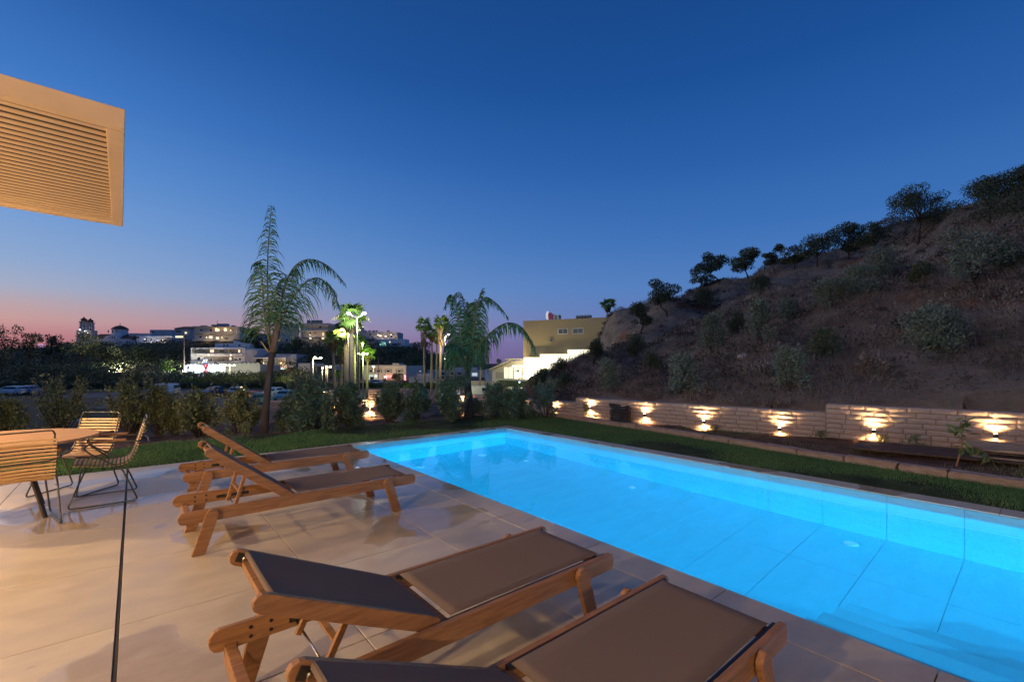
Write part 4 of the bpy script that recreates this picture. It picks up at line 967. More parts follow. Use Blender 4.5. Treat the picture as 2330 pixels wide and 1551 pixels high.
# ------------------------------------------------------------------ hillside trees and bushes
HT = [  # u0,u1,vtop,vbase, kind, label, lean
 (1430, 1486, 695, 760, 't', 'dark small tree where the slope meets the yellow building', .1), (1490, 1550, 640, 718, 't', 'leaning tree alone on the lower ridge left', -.25),
 (1573, 1613, 602, 662, 't', 'slim ridge tree, left of a leaning pair', .05), (1611, 1660, 576, 640, 't', 'bent ridge tree leaning left with a long bare trunk', -.35),
 (1665, 1740, 564, 635, 't', 'ridge tree with two separate round crowns', -.1), (1747, 1780, 556, 620, 't', 'narrow crooked ridge tree right of the twin crowned one', -.15),
 (1783, 1832, 564, 612, 't', 'low round ridge tree in the middle of the row', 0), (1823, 1896, 540, 606, 't', 'wide ridge tree above the orange earth cut', 0),
 (1894, 1968, 513, 592, 't', 'wide dark ridge tree with gaps showing sky', 0), (1963, 2016, 511, 575, 't', 'dense pointed ridge tree left of the umbrella shaped one', 0),
 (2030, 2148, 437, 556, 'u', 'umbrella shaped tree standing free on the ridge', .05), (2195, 2306, 404, 508, 't', 'large dense tree near the top right of the ridge', 0),
 (2302, 2370, 366, 470, 't', 'tree cut by the right edge at the top of the slope', 0), (2155, 2288, 500, 672, 'o', 'big silvery olive with a pale trunk high on the slope', 0),
 (1953, 2052, 560, 640, 'o', 'silvery olive on the slope below the pointed ridge tree', 0), (1895, 1990, 604, 672, 'o', 'spreading olive left of and below its silvery neighbour', 0),
 (1847, 1945, 638, 702, 'o', 'olive in the middle of the slope below the orange cut', 0), (1765, 1823, 686, 738, 'o', 'small olive on the mid slope above the bare patch', 0),
 (1695, 1760, 674, 788, 'o', 'tall olive above the white litter', 0), (1583, 1655, 702, 808, 'o', 'tall narrow olive on the left part of the slope', 0),
 (1655, 1703, 700, 756, 'd', 'round dark bush between the two tall olives', 0), (1840, 1912, 748, 818, 'd', 'dark olive brownish bush in the centre of the slope', 0),
 (2074, 2200, 712, 788, 'o', 'wide low olive right of centre on the slope', 0), (2056, 2200, 776, 884, 'o', 'largest low olive bush above the raised wall', 0),
 (1513, 1592, 798, 897, 'o', 'round silvery olive bush low on the slope, left', 0), (1755, 1836, 788, 897, 'o', 'round olive bush low on the slope, centre', 0),
 (1458, 1506, 800, 844, 'd', 'small dark bush left of the round silvery olive', 0), (1350, 1412, 815, 892, 'o', 'round olive bush nearest the bright shop wall', 0),
 (1321, 1378, 762, 836, 'd', 'dark bush on the cut edge beside the yellow wall', 0), (1420, 1475, 755, 812, 'd', 'dark bush on the slope below the first ridge tree', 0),
 (1950, 2024, 840, 886, 'b', 'dark tangle of brushwood above the long wall', 0), (2070, 2125, 595, 640, 'd', 'small dark bush under the umbrella shaped tree', 0),
 (1575, 1640, 650, 700, 'd', 'dark bush just under the ridge on the left', 0), (1700, 1760, 628, 672, 'd', 'dark bush just under the twin crowned tree', 0), (1215, 1265, 840, 890, 'd', 'dark bush left of the low mound under the bright wall', 0), (1192, 1246, 842, 900, 'm', 'leafy bush at the left foot of the slope before the bright shop wall', 0), (1236, 1284, 852, 905, 'm', 'leafy bush just right of the one at the left foot of the slope', 0), (1262, 1312, 838, 890, 'd', 'dark bush on the mound under the bright wall', 0),
 (1250, 1292, 812, 850, 'd', 'spiky bush lit yellow by the bright shop wall', 0), (2235, 2330, 560, 625, 'd', 'dark bush beside the silvery olive at the right edge', 0), (2280, 2420, 430, 500, 't', 'dark thicket at the upper right corner of the slope', 0)]
for i, (u0, u1, vt, vb, k, lab, ln) in enumerate(HT):
    rng = np.random.default_rng(300 + i); p = hit((u0 + u1) / 2, vb); lat, d = ld(p.x, p.y); H = max((vb - vt) / FPX * d, .3); W2 = (u1 - u0) / FPX * d; lf = max(.07, d * .0034)
    p.z = gz1(p.x, p.y); lv = (ln * CA, -ln * SA); nm = 'olive_tree' if k == 'o' else 'ridge_tree'
    nl = int(min(4200, 1.15 * (W2 * H) / (lf * lf * .35) + 500))
    if k in 'tu': tree(nm, lab, "tree", p, H * 1.04, W2 * 1.3, M_DKLEAF, rng, .26 if k == "t" else .42, 13, int(nl * 2.0), lf, lv, 'trees along the ridge', .7, trunk_r=max(.06, H * .022), elong=.6)
    elif k == 'o' and ('bush' in lab or 'low' in lab or 'tall' in lab or 'small' in lab or 'spreading' in lab): bush(nm, lab, 'bush', p, H, W2 * 1.15, M_OLIVE, rng, int(nl * 2.2), lf, 8, 'olives and bushes on the slope', nc=22)
    elif k == 'o': tree(nm, lab, 'tree', p, H, W2 * 1.2, M_OLIVE, rng, .12, 13, int(nl * 1.25), lf, (0, 0), 'olives and bushes on the slope', 1.0, elong=.45)
    else: bush('hill_bush', lab, 'bush', p, H, W2 * 1.1, {'d': M_DKLEAF, 'm': M_MIDLEAF}.get(k, M_DRY), rng, int(nl * 1.6), lf, 6, 'olives and bushes on the slope')
# rocks and litter on the slope
for i, (u, v, s_, lab) in enumerate([(1690, 812, .28, 'pale rock with litter in the middle of the slope'), (1817, 790, .16, 'small pale rock near the centre of the slope'), (2036, 692, .2, 'pale rock right of the mid slope olives'), (1763, 862, .12, 'small white rock low on the slope')]):
    p = hit(u, v); bm = bmesh.new(); bmesh.ops.create_icosphere(bm, subdivisions=2, radius=1); r_ = random.Random(i)
    for vv in bm.verts: vv.co *= r_.uniform(.75, 1.15)
    me = bpy.data.meshes.new('rock'); bm.to_mesh(me); bm.free(); me.materials.append(mat('pale_rock', (.5, .46, .42), .8, var=.2))
    o = bpy.data.objects.new('rock', me); link(o); o.location = p; o.scale = (s_, s_ * .6, s_ * .45); tag(o, lab, 'rock')
# ------------------------------------------------------------------ coil, sapling, pallet, timber, panel
t = thing('pipe_coil', 'dark coil of plastic pipe standing against the stone wall', 'pipe coil', tuple(P(1412, 963)), R(120))
for k in range(9):
    MB().tube([((.21 + .012 * (k % 3)) * math.cos(a) + .004 * k, (.21 + .01 * (k % 2)) * math.sin(a), .02 + k * .05 + .008 * math.sin(a * 2 + k) + (.02 * math.cos(a) * (k > 6))) for a in np.linspace(0, 2 * math.pi, 25)], .0205, 8, False).build('loop', mat('black_pipe', (.025, .022, .02), .5), t, smooth=True)
MB().tube([(-.25 + .03 * math.cos(a), -.02, .2 + .19 * math.sin(a)) for a in np.linspace(-1.5, 1.5, 18)], .012, 6).build('strap', mat('black_pipe', (.025, .022, .02)), t)
b = Vector((8.66, .9, .03)); t = thing('sapling', 'young staked tree with broad leaves at the right edge of the lawn', 'sapling', b)
MB().tube([(0, 0, -.05), Q(2190, 1010, 6.2) - b, Q(2186, 960, 6.2) - b], [.012, .01, .005], 6).build('trunk', mat('sapling_bark', (.28, .14, .07), .7), t)
br = smooth_path([Q(2190, 1025, 6.2) - b, Q(2215, 1015, 6.2) - b, Q(2240, 1028, 6.15) - b, Q(2258, 1045, 6.1) - b], 6); MB().tube(br, .004, 5).build('branch', mat('sapling_bark', (.28, .14, .07)), t)
rng = np.random.default_rng(77); me = None; lm = leafmat('sapling_leaf', (0.12, 0.17, 0.045), .3, .4, c2=(.16, .2, .07))
Vl = [(0, 0, 0), (.018, .3 * .1, .006), (.022, .06, .004), (.012, .09, 0), (0, .11, -.006), (-.012, .09, 0), (-.022, .06, .004), (-.018, .03, .006), (0, .05, -.004)]
lme = bpy.data.meshes.new('leaf'); lme.from_pydata(Vl, [], [(i, (i + 1) % 8, 8) for i in range(8)]); lme.materials.append(lm)
spots = [(Q(2172 + rng.uniform(0, 34), 955 + rng.uniform(0, 42), 6.2) - b, 1) for _ in range(34)] + [(br[int(k)] , 0) for k in np.linspace(4, 18, 20)] + [(Q(2182 + rng.uniform(-4, 10), 1005 + rng.uniform(0, 25), 6.2) - b, 1) for _ in range(12)]
for p, k in spots:
    o = bpy.data.objects.new('leaf', lme); link(o, t); o.location = p; s_ = rng.uniform(.8, 1.35)
    o.rotation_euler = (rng.uniform(-1.6, -.4) if k == 0 else rng.uniform(-1, .8), rng.uniform(-.6, .6), rng.uniform(0, 6.28)); o.scale = (s_, s_, s_)
pl = thing('pallet', 'weathered wooden pallet lying at the foot of the wall, right edge', 'pallet', (9.65, .25, .13), R(-80))
for k in range(6): MB().box(-.6, .6, -.45 + k * .17, -.34 + k * .17, .11, .13).build('plank', mat('grey_wood', (.34, .26, .18), .8, var=.3, scale=4, stretch=(1, 8, 1)), pl)
for yy in (-.42, 0, .42):
    for xx in (-.55, 0, .55): MB().box(xx - .05, xx + .05, yy - .045, yy + .045, .02, .095).build('block', mat('grey_wood', (.34, .26, .18)), pl)
    MB().box(-.6, .6, yy - .045, yy + .045, .095, .109).build('stringer', mat('grey_wood', (.34, .26, .18)), pl); MB().box(-.6, .6, yy - .045, yy + .045, 0, .019).build('stringer', mat('grey_wood', (.34, .26, .18)), pl)
tm_ = thing('timber_sheet', 'dark flat boards lying in front of the raised wall', 'boards', (9.3, 1.2, .10), R(-78))
for k in range(4): MB().box(-1.0 + .03 * k, .95, -.42 + .2 * k, -.24 + .2 * k, .0, .03 + .004 * k).build('board', mat('dark_board', (.05, .032, .028), .6, var=.3, scale=3), tm_)
a = Q(893, 925, 13.2); b2 = Q(921, 925, 13.2); t = thing('pale_panel', 'pale green panel standing among the shrubs before the wall', 'panel', (a.x, a.y, gz1(a.x, a.y) - .05), math.atan2(b2.y - a.y, b2.x - a.x))
MB().box(0, .36, 0, .12, 0, .62).build('panel_face', mat('pale_green_paint', (.55, .58, .45), .6, var=.05), t); MB().box(-.02, .38, -.02, .14, .62, .65).build('cap', mat('pale_green_paint', (.55, .58, .45)), t)
for i, (u, v, d, L, lab) in enumerate([(390, 950, 13.0, 1.1, 'dark pipes lying on the soil behind the low spreading shrub'), (240, 925, 19.0, 1.6, 'thin kerb strip on the dark soil behind the table')]):
    p = Q(u, v, d); p.z = gz1(p.x, p.y) + .04; t = thing('pipe_bundle', lab, 'pipes', p, -CAMA + R(4)); 
    for k in range(3 if i == 0 else 1): MB().tube([(-L / 2, .14 * k, .03), (L / 2, .14 * k + .03, .03)], .045, 8).build('pipe', M_BLK if i == 0 else mat('grey_concrete', (.3, .3, .3), .8), t)
RK = [(40, 955), (90, 935), (65, 975), (235, 975), (180, 950), (600, 1000), (820, 965), (860, 958)]
for i, (u, v) in enumerate(RK):
    p = P(u, v, -.3); 
    if p.y < 10.5: continue
    p.z = gz1(p.x, p.y); o = bpy.data.objects.new('rock', bpy.data.meshes['rock'] if i == 0 else bpy.data.meshes['rock.001']); link(o); o.location = p; s_ = .07 + .03 * (i % 3); o.scale = (s_, s_ * .8, s_ * .5); tag(o, ['loose stone nearest the left edge on the dark soil', 'loose stone right of the leftmost one on the dark soil', 'loose stone just above the table on the dark soil', 'loose stone between two shrubs behind the slatted chair', 'loose stone left of the slatted chair back', 'loose stone at the foot of the tall palm', 'loose stone under the largest dark shrub', 'loose stone right of the largest dark shrub'][i], 'stone', 'loose stones on the bare soil')
# ------------------------------------------------------------------ the town
M_WHITE = mat('town_white', (.72, .70, .67), .85, var=.08, scale=.4); M_CREAM = mat('town_cream', (.62, .55, .44), .85, var=.08, scale=.4)
M_GREYW = mat('town_grey', (.45, .44, .44), .85, var=.08, scale=.4); M_ROOF = mat('roof_tile_red', (.22, .085, .05), .85, var=.25, scale=2)
M_DWIN = mat('dark_window', (.02, .022, .028), .15); M_CONC = mat('concrete', (.3, .29, .28), .85, var=.1, scale=1)
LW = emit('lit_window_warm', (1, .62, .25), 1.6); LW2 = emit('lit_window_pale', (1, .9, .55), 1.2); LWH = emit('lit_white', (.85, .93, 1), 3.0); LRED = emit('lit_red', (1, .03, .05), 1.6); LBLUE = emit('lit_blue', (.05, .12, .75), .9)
M_OPN = mat('loggia_shade', (.10, .085, .075), .9)
class Bld:
    def __init__(s, name, label, cat, u0, u1, vt, d0, d1=None, zb=None, depth=10, m=None, group=None, wall='wall', roofbox=True):
        d1 = d1 or d0; a = Q(u0, 0, d0); b = Q(u1, 0, d1); s.A = Vector((a.x, a.y)); s.B = Vector((b.x, b.y)); s.L = (s.B - s.A).length
        s.zt = CH - (vt - V0) / FPX * d0; s.zb = gz1(a.x, a.y) - 2.0 if zb is None else zb; s.H = s.zt - s.zb
        s.ux = (s.B - s.A).normalized(); s.uy = Vector((-s.ux.y, s.ux.x)); s.dep = depth
        s.t = thing(name, label, cat, (a.x, a.y, s.zb), math.atan2(s.ux.y, s.ux.x), group); s.m = m or M_WHITE
        if wall: MB().box(0, s.L, 0, depth, 0, s.H).build(wall, s.m, s.t)
    def xz(s, u, v, y0=0):
        t = (u - U0) / FPX; r = Vector((t * CA + SA, CA - t * SA)); C = s.A + s.uy * y0
        det = -r.x * s.ux.y + r.y * s.ux.x; d = (-C.x * s.ux.y + C.y * s.ux.x) / det; p = r * d - C
        return p.dot(s.ux), CH - (v - V0) / FPX * d - s.zb
    def rect(s, u0, v0, u1, v1, y=0):
        x0, z1 = s.xz(u0, v0, y); x1, z0 = s.xz(u1, v1, y); xm, zz = s.xz(u0, v1, y); return x0, x1, zz, z1
    def win(s, u0, v0, u1, v1, m=None, y=0, fm=None, mull=0, name='window'):
        x0, x1, z0, z1 = s.rect(u0, v0, u1, v1, y); f = min(.12, (x1 - x0) * .12)
        fr = MB().box(x0, x0 + f, y - .07, y - .002, z0, z1).box(x1 - f, x1, y - .07, y - .002, z0, z1).box(x0 + f, x1 - f, y - .069, y - .002, z0, z0 + f).box(x0 + f, x1 - f, y - .069, y - .002, z1 - f, z1)
        for k in range(mull):
            c = x0 + (x1 - x0) * (k + 1) / (mull + 1); fr.box(c - f * .3, c + f * .3, y - .066, y - .002, z0 + f, z1 - f)
        o = fr.build(name, fm or M_WHITE, s.t); MB().box(x0 + f, x1 - f, y - .04, y - .001, z0 + f, z1 - f).build('pane', m or M_DWIN, o); return o
    def box(s, u0, v0, u1, v1, y0, y1, name, m):
        x0, x1, z0, z1 = s.rect(u0, v0, u1, v1, min(y0, 0) if y0 < 0 else y0); return MB().box(x0, x1, y0, y1, z0, z1).build(name, m, s.t)
def glow(b, u, v, power, y=-4, col=(1, .72, .42)):  # added lamp that brightens a facade; no such porch lamp known
    x, z = b.xz(u, v, y); light('POINT', 'lamp_light', (x, y, z), power, col, b.t, size=.4); lamp_part(b.t, (x, y, z + .1), emit('porch_bulb', col, 6), .18); MB().tube([(x, y, z + .25), (x, y * .5, z + .5), (x, 0, z + .3)], .05, 5).build('lamp_bracket', M_CONC, b.t)
def lamp_part(t, p, m, r, name='lamp'):
    bm = bmesh.new(); bmesh.ops.create_icosphere(bm, subdivisions=2, radius=r); me = bpy.data.meshes.new(name); bm.to_mesh(me); bm.free(); me.materials.append(m)
    o = bpy.data.objects.new(name, me); o.location = p; link(o, t); return o
# church with twin belfries and dome
b = Bld('church', 'white church with tiled drum dome and long red roof on the far hill', 'church', 205, 312, 770, 300, zb=4, depth=14, wall=None)
b.box(205, 770.5, 300, 795, 0, 14, 'wall', M_WHITE); b.box(300.5, 773, 312, 795, .2, 14, 'wall', M_WHITE)
x0, x1, z0, z1 = b.rect(204, 761, 298, 770); MB().add([(x0, -.4, z0), (x1 + 1, -.4, z0), (x1 + 1, 14.4, z0), (x0, 14.4, z0), (x0 + .5, 7, z1 + .8), (x1 - 1, 7, z1 + .8)], [(0, 1, 5, 4), (1, 2, 5), (2, 3, 4, 5), (3, 0, 4), (0, 3, 2, 1)]).build('roof', M_ROOF, b.t)
x0, x1, z0, z1 = b.rect(298, 763, 313, 773); MB().add([(x0, -.5, z0), (x1, -.5, z0), (x1, 14, z0), (x0, 14, z0), (x0, 7, z1)], [(0, 1, 4), (1, 2, 4), (2, 3, 4), (3, 0, 4), (0, 3, 2, 1)]).build('roof', M_ROOF, b.t)
cx, cz = b.xz(255.5, 764); r_ = 15 / FPX * 300
MB().lathe([(r_, 0), (r_, 4.6)], 8, (cx, 6, cz)).build('drum', M_WHITE, b.t)
MB().lathe([(r_ * 1.12, 0), (r_ * 1.1, .3), (r_ * .85, 1.4), (r_ * .5, 2.3), (.15, 2.9), (.1, 3.0)], 8, (cx, 6, cz + 4.61)).build('dome', M_ROOF, b.t)
MB().box(cx - .08, cx + .08, 5.9, 6.1, cz + 7.5, cz + 9).box(cx - .5, cx + .5, 5.9, 6.1, cz + 8.3, cz + 8.5).build('cross', M_CONC, b.t)
MB().prism([(cx - 5.6, cz - 2.2), (cx + 5.6, cz - 2.2), (cx + 5.4, cz - 1.5), (cx + 3.6, cz + .1), (cx, cz + .9), (cx - 3.6, cz + .1), (cx - 5.4, cz - 1.5)], 1, -.3, 4).build('gable', M_WHITE, b.t)
for du in (-9, 0.5, 9.5): b.win(255.5 + du - 1.4, 750.5, 255.5 + du + 1.4, 757, y=1.5)
for o_ in b.t.children:
    pass
for du in (-5, 0, 5): b.win(255.5 + du - 1.3, 764.5, 255.5 + du + 1.3, 770, y=-.31)
for u in (222, 275, 288): b.win(u, 775, u + 3, 780)
b = Bld('bell_tower', 'pair of openwork stone belfries with domed caps left of the church', 'bell tower', 174, 206, 751, 296, zb=2, depth=5, m=M_GREYW)
for u0, u1, vt in ((175.5, 190, 732), (191, 204, 735)):
    x0, x1, z0, z1 = b.rect(u0, vt, u1, 751); w = x1 - x0
    mb = MB()
    for xx in (x0, x0 + w * .45, x1 - .5): mb.box(xx, xx + .5, 1.6, 3.4, z0 + .01, z1)
    mb.box(x0 - .3, x1 + .3, 1.2, 3.8, z1 + .001, z1 + .5).box(x0 - .2, x1 + .2, 1.4, 3.6, z0 + 1.6, z0 + 2.0).build('belfry', M_GREYW, b.t)
    c = (x0 + x1) / 2; MB().lathe([(1.5, 0), (1.5, .9), (1.9, 1.0), (1.3, 1.7), (.5, 2.3), (.1, 3.1)], 10, (c, 2.5, z1 + .51)).build('cap', M_ROOF, b.t)
for p in (b.xz(183, 750), b.xz(195, 753)): lamp_part(b.t, (p[0], -.3, p[1]), LWH, .45)
glow(b, 180, 758, 300); glow(b, 200, 758, 300)
# houses right of the church
b = Bld('house', 'long white two storey house right of the church', 'house', 311, 395, 764, 285, zb=3, depth=12)
b.box(293, 758, 343, 764, 2, 12, 'upper_wall', M_GREYW)
for u0, v0, u1, v1 in [(329, 769, 335, 777), (342, 770, 346, 774), (357, 770, 361, 775), (365, 772, 382, 778), (391, 773, 396, 778), (312, 765, 317, 770), (328, 786, 340, 791)]: b.win(u0, v0, u1, v1)
b.box(316, 777, 362, 779, -1.6, 0, 'balcony', M_WHITE); glow(b, 330, 772, 500, -5, (.9, .9, 1)); glow(b, 370, 774, 700, -5, (1, .8, .6))
b = Bld('house', 'grey flat roofed house behind the long white one', 'house', 341, 392, 750, 300, zb=6, depth=10, m=M_GREYW); b.win(345, 753, 352, 758)
b = Bld('house', 'low beige house with dark openings right of the long white one', 'house', 376, 418, 768, 280, zb=3, depth=10, m=M_CREAM)
for u in (384, 392, 403): b.win(u, 773, u + 6, 779)
b = Bld('garden_hut', 'small white gabled hut below the church houses', 'hut', 345, 365, 783, 262, zb=3, depth=6); b.box(365, 786, 386, 793, 1, 5, 'wall', M_WHITE)
x0, x1, z0, z1 = b.rect(344, 780, 366, 784); MB().prism([(x0, z0), (x1, z0), ((x0 + x1) / 2, z1)], 1, -.3, 6.3).build('roof', M_WHITE, b.t)
b = Bld('house', 'house with pitched roof and lit porch left of the apartment block', 'house', 397, 446, 746, 255, zb=3, depth=12, m=M_GREYW)
x0, x1, z0, z1 = b.rect(396, 741, 447, 747); MB().add([(x0, -1, z0), (x1, -1, z0), (x1, 13, z0), (x0, 13, z0), (x0 + 2, 5, z1), (x1 - 2, 5, z1)], [(0, 1, 5, 4), (1, 2, 5), (2, 3, 4, 5), (3, 0, 4), (0, 3, 2, 1)]).build('roof', M_ROOF, b.t)
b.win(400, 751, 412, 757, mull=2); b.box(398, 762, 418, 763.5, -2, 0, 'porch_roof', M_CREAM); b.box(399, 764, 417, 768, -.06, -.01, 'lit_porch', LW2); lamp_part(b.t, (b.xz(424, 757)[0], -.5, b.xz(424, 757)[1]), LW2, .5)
# cream apartment block
b = Bld('apartment_block', 'cream three storey apartment block with lit balconies on the hill', 'apartment block', 442, 546, 744, 225, 228, zb=0, depth=14, m=M_CREAM)
b.box(441, 754, 530, 758.5, -1.5, 0, 'balcony', M_CREAM); b.box(437, 771, 532, 775.5, -1.5, 0, 'balcony', M_CREAM); b.box(438, 741.5, 548, 744, -1.2, 12, 'eaves', M_CREAM)
b.box(530, 746, 545, 770, -.8, -.01, 'bay', M_CREAM); b.box(440, 776, 530, 788, -.05, -.004, 'undercroft', M_OPN)
for u0, v0, u1, v1, m in [(455, 748, 461, 753, None), (477, 748, 483, 754, None), (491, 748, 500, 754, LW), (510, 748, 516, 754, LW), (453, 764, 460, 769, None), (475, 764, 484, 770, LW2), (491, 766, 499, 772, LW2), (510, 768, 520, 773, None), (534, 752, 539, 757, None)]: b.win(u0, v0, u1, v1, m, y=-.01 if u0 < 530 else -.81)
for u, v in ((493, 749.5), (513, 749.5)): lamp_part(b.t, (b.xz(u, v)[0], -.35, b.xz(u, v)[1]), emit('warm_lamp_far', (1, .6, .2), 12), .38)
for u0, v0, u1, v1 in [(481, 738, 488, 743.6), (493, 736, 507, 743.6), (508, 736, 517, 743.6), (526, 740, 532, 743.6), (456, 740, 468, 743.6)]: b.box(u0, v0, u1, v1, 3, 5.5, 'roof_tank', M_CONC)
b.box(494, 728, 494.6, 741, 3, 3.1, 'antenna', M_CONC)
for u in (442, 468, 512): b.box(u, 776, u + 1.4, 789, -1.3, -.9, 'pillar', M_CREAM)
glow(b, 470, 768, 200); glow(b, 505, 768, 220); glow(b, 525, 752, 130)
# white block below with parapet lights
b = Bld('annex_building', 'white annex with sloping top between the two apartment blocks', 'building', 489, 568, 781, 200, zb=-2, depth=10)
x0, x1, z0, z1 = b.rect(533, 775, 561, 790); MB().prism([(x0, z0), (x1, z0), (x1, z0 + (z1 - z0) * .6), (x0, z1)], 1, -.6, -.02).build('stair_wall', M_WHITE, b.t)
for u in (507, 542, 515): b.win(u, 783, u + 6, 788, y=-.01 if u < 530 else -.61)
b = Bld('apartment_block', 'white apartment block with scalloped open balconies above the petrol station', 'apartment block', 434, 557, 791, 182, 182, zb=-5, depth=16, m=M_WHITE)
for (v0, v1, us) in ((793.5, 803.5, (437, 551)), (811, 821.5, (464, 531))): b.box(us[0], v0, us[1], v1, -.03, -.003, 'loggia', mat('loggia_back', (.30, .25, .22), .9))
for v0 in (804, 822.5): b.box(436, v0, 551, v0 + 4.5, -1.5, -.032, 'balcony', M_WHITE)
for v0 in (804, 822.5):
    mb = MB()
    for u in (439, 442, 445, 463, 466, 469, 487, 490, 493, 511, 514, 517, 520, 523, 541, 544, 547): x0, x1, z0, z1 = b.rect(u, v0 + .9, u + 1.6, v0 + 2.5, -1.5); mb.box(x0, x1, -1.53, -1.501, z0, z1)
    o = mb.build('parapet_openings', M_DWIN, b.t); o['kind'] = 'stuff'
for u0, v0, u1, v1, m in [(449, 812, 456, 820, None), (478, 813, 483, 821, None), (478, 795, 487, 802, LW), (542, 795, 547, 802, LW), (522, 812, 527, 819, LW2), (543, 814, 549, 820, None), (498, 795, 512, 801, None), (520, 794, 530, 803, mat('ochre_shade', (.3, .18, .03), .8))]: b.win(u0, v0, u1, v1, m, y=-.04)
b.box(557.3, 795, 575, 828, .5, 16, 'side_wall', M_GREYW)
for i, (u, v) in enumerate([(465, 799), (441, 797), (500, 801), (508, 801), (530, 801), (506, 818), (500, 817), (537, 818), (452, 801)]):
    x, z = b.xz(u, v, -1.2); rng = np.random.default_rng(i); n = 90; C = rng.normal(size=(n, 3)) * [.45, .2, .35] + [x, -1.3, z]; V, F = leafcloud(C, rng.normal(size=(n, 3)), .3, .15, rng); npobj('potted_plant', V, F, M_MIDLEAF, b.t)
glow(b, 475, 808, 420, -6); glow(b, 525, 808, 420, -6)
# petrol station
b = Bld('petrol_station', 'brightly lit petrol station with blue bays and white canopy', 'petrol station', 421, 510, 829, 168, 168, zb=-4, depth=9, m=mat('station_white', (.7, .72, .76), .6))
b.box(420, 829, 512, 832.5, -2.2, 0, 'canopy', mat('station_roof', (.25, .27, .33), .6)); 
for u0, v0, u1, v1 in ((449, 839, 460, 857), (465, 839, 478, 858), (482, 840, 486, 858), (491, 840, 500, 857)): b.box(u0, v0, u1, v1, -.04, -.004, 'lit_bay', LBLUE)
b.box(424, 834, 430, 838, -.05, -.004, 'dark_pane', M_DWIN)
for u0, v0, u1, v1 in ((433, 839, 450, 841.5), (474, 839, 502, 842.5), (461, 833.5, 464, 858), (482, 832, 508, 834.5), (504, 834, 507, 860), (421, 833, 423.5, 858)): b.box(u0, v0, u1, v1, -2.3, -2.0, 'light_strip', LWH)
for u0, v0, u1, v1 in ((423, 852, 430, 855), (436, 842, 447, 858), (486, 846, 490, 858)): b.box(u0, v0, u1, v1, -1.9, -1.4, 'fuel_pump', mat('pump_lit', (.8, .85, .9), .5, emis=(.7, .85, 1), estr=.8))
for u in (432, 472, 498): b.box(u, 833, u + 1.2, 861, -2.1, -1.8, 'pillar', M_WHITE)
for u in (440, 486): x, z = b.xz(u, 835, -2); light('POINT', 'bay_light', (x, -3, z), 2500, (.8, .9, 1), b.t, size=.5)
def text(body, size, m, parent, loc, rotx=True, ext=.02, name='lettering'):
    c = bpy.data.curves.new(name, 'FONT'); c.body = body; c.size = size; c.extrude = ext; c.align_x = 'CENTER'; c.align_y = 'CENTER'
    o0 = bpy.data.objects.new(name, c); SC.collection.objects.link(o0); dg = bpy.context.evaluated_depsgraph_get(); me = bpy.data.meshes.new_from_object(o0.evaluated_get(dg)); bpy.data.objects.remove(o0)
    me.materials.clear(); me.materials.append(m); o = bpy.data.objects.new(name, me); link(o, parent); o.location = loc; o.rotation_euler = (R(90), 0, 0); return o
def facing(d, u): return -CAMA
a = Q(468, 860, 160); t = thing('station_sign', 'tall petrol station pylon with white lit letters over a red panel', 'sign', (a.x, a.y, -4), -CAMA)
k = 160 / FPX
MB().box(-2.6 * k, 2.6 * k, -.2, .2, (0), (62 - 17) * k).build('pylon', mat('pylon_dark', (.08, .02, .03), .5), t)
z0 = CH + 4 - (828 - V0) * k; MB().box(-4 * k, 4 * k, -.3, .3, z0 + .01, z0 + 12 * k).build('sign_panel', mat('sign_blue_lit', (.1, .15, .3), .5, emis=(.45, .6, 1), estr=.35), t)
text('AT', 9 * k, LWH, t, (0, -.33, z0 + 6.5 * k)); MB().box(-4 * k, 4 * k, -.3, .3, z0 - 7.5 * k, z0).build('red_panel', mat('sign_red', (.3, .01, .02), .5, emis=(1, .03, .06), estr=.5), t)
text('Z', 7 * k, emit('lit_pink', (1, .5, .5), 2), t, (1 * k, -.33, z0 - 3.8 * k))
MB().box(-.5 * k, 4.5 * k, -.34, -.31, .5, z0 - 10 * k).build('red_strip', LRED, t)
def totem(u, d, v0, v1, w, txt, lab):
    a = Q(u, v1, d); k = d / FPX; t = thing('advert_totem', lab, 'sign', (a.x, a.y, a.z), -CAMA, 'red lit advert totems'); H = (v1 - v0) * k
    MB().box(-w * k / 2, w * k / 2, -.15, .15, 0, H).build('totem_panel', LRED, t); n = len(txt)
    for i, c in enumerate(txt): text(c, H / n * .8, LWH, t, (0, -.17, H * (1 - (i + .5) / n)))
totem(525, 150, 853, 873, 5.5, 'EMO', 'red vertical lit totem in front of the long low hall'); totem(579.5, 150, 853, 867, 4.5, 'OO', 'smaller red totem with two round marks behind the tall palm')
# long hall with scalloped top
b = Bld('market_hall', 'long pale hall with a scalloped top edge beside the petrol station', 'hall', 511, 592, 830, 158, 158, zb=-4, depth=14, m=mat('hall_cream', (.42, .42, .35), .85, var=.06, scale=.4))
mb = MB()
for k in range(8):
    c, z = b.xz(516 + k * 10, 830); r_ = 5 * 158 / FPX; mb.prism([(c + r_ * math.cos(a), z + .004 + .9 * math.sin(a)) for a in np.linspace(0, math.pi, 9)], 1, 0, .6)
mb.build('scallop_crest', b.m, b.t); b.box(513, 850, 592, 855, -1.5, 0, 'canopy', mat('hall_band', (.5, .48, .34), .8)); b.box(528, 856, 590, 860, -.05, -.003, 'shop_window', mat('shop_glow', (.3, .3, .3), .3, emis=(1, .85, .8), estr=.35)); b.box(528, 861, 590, 863, -3.1, -3, 'white_rail', mat('rail_lit', (.7, .7, .7), .5, emis=(.9, .9, 1), estr=.4)); b.box(526, 863.5, 590, 870, -3.2, -3, 'low_wall', mat('brick_red', (.3, .14, .1), .9))
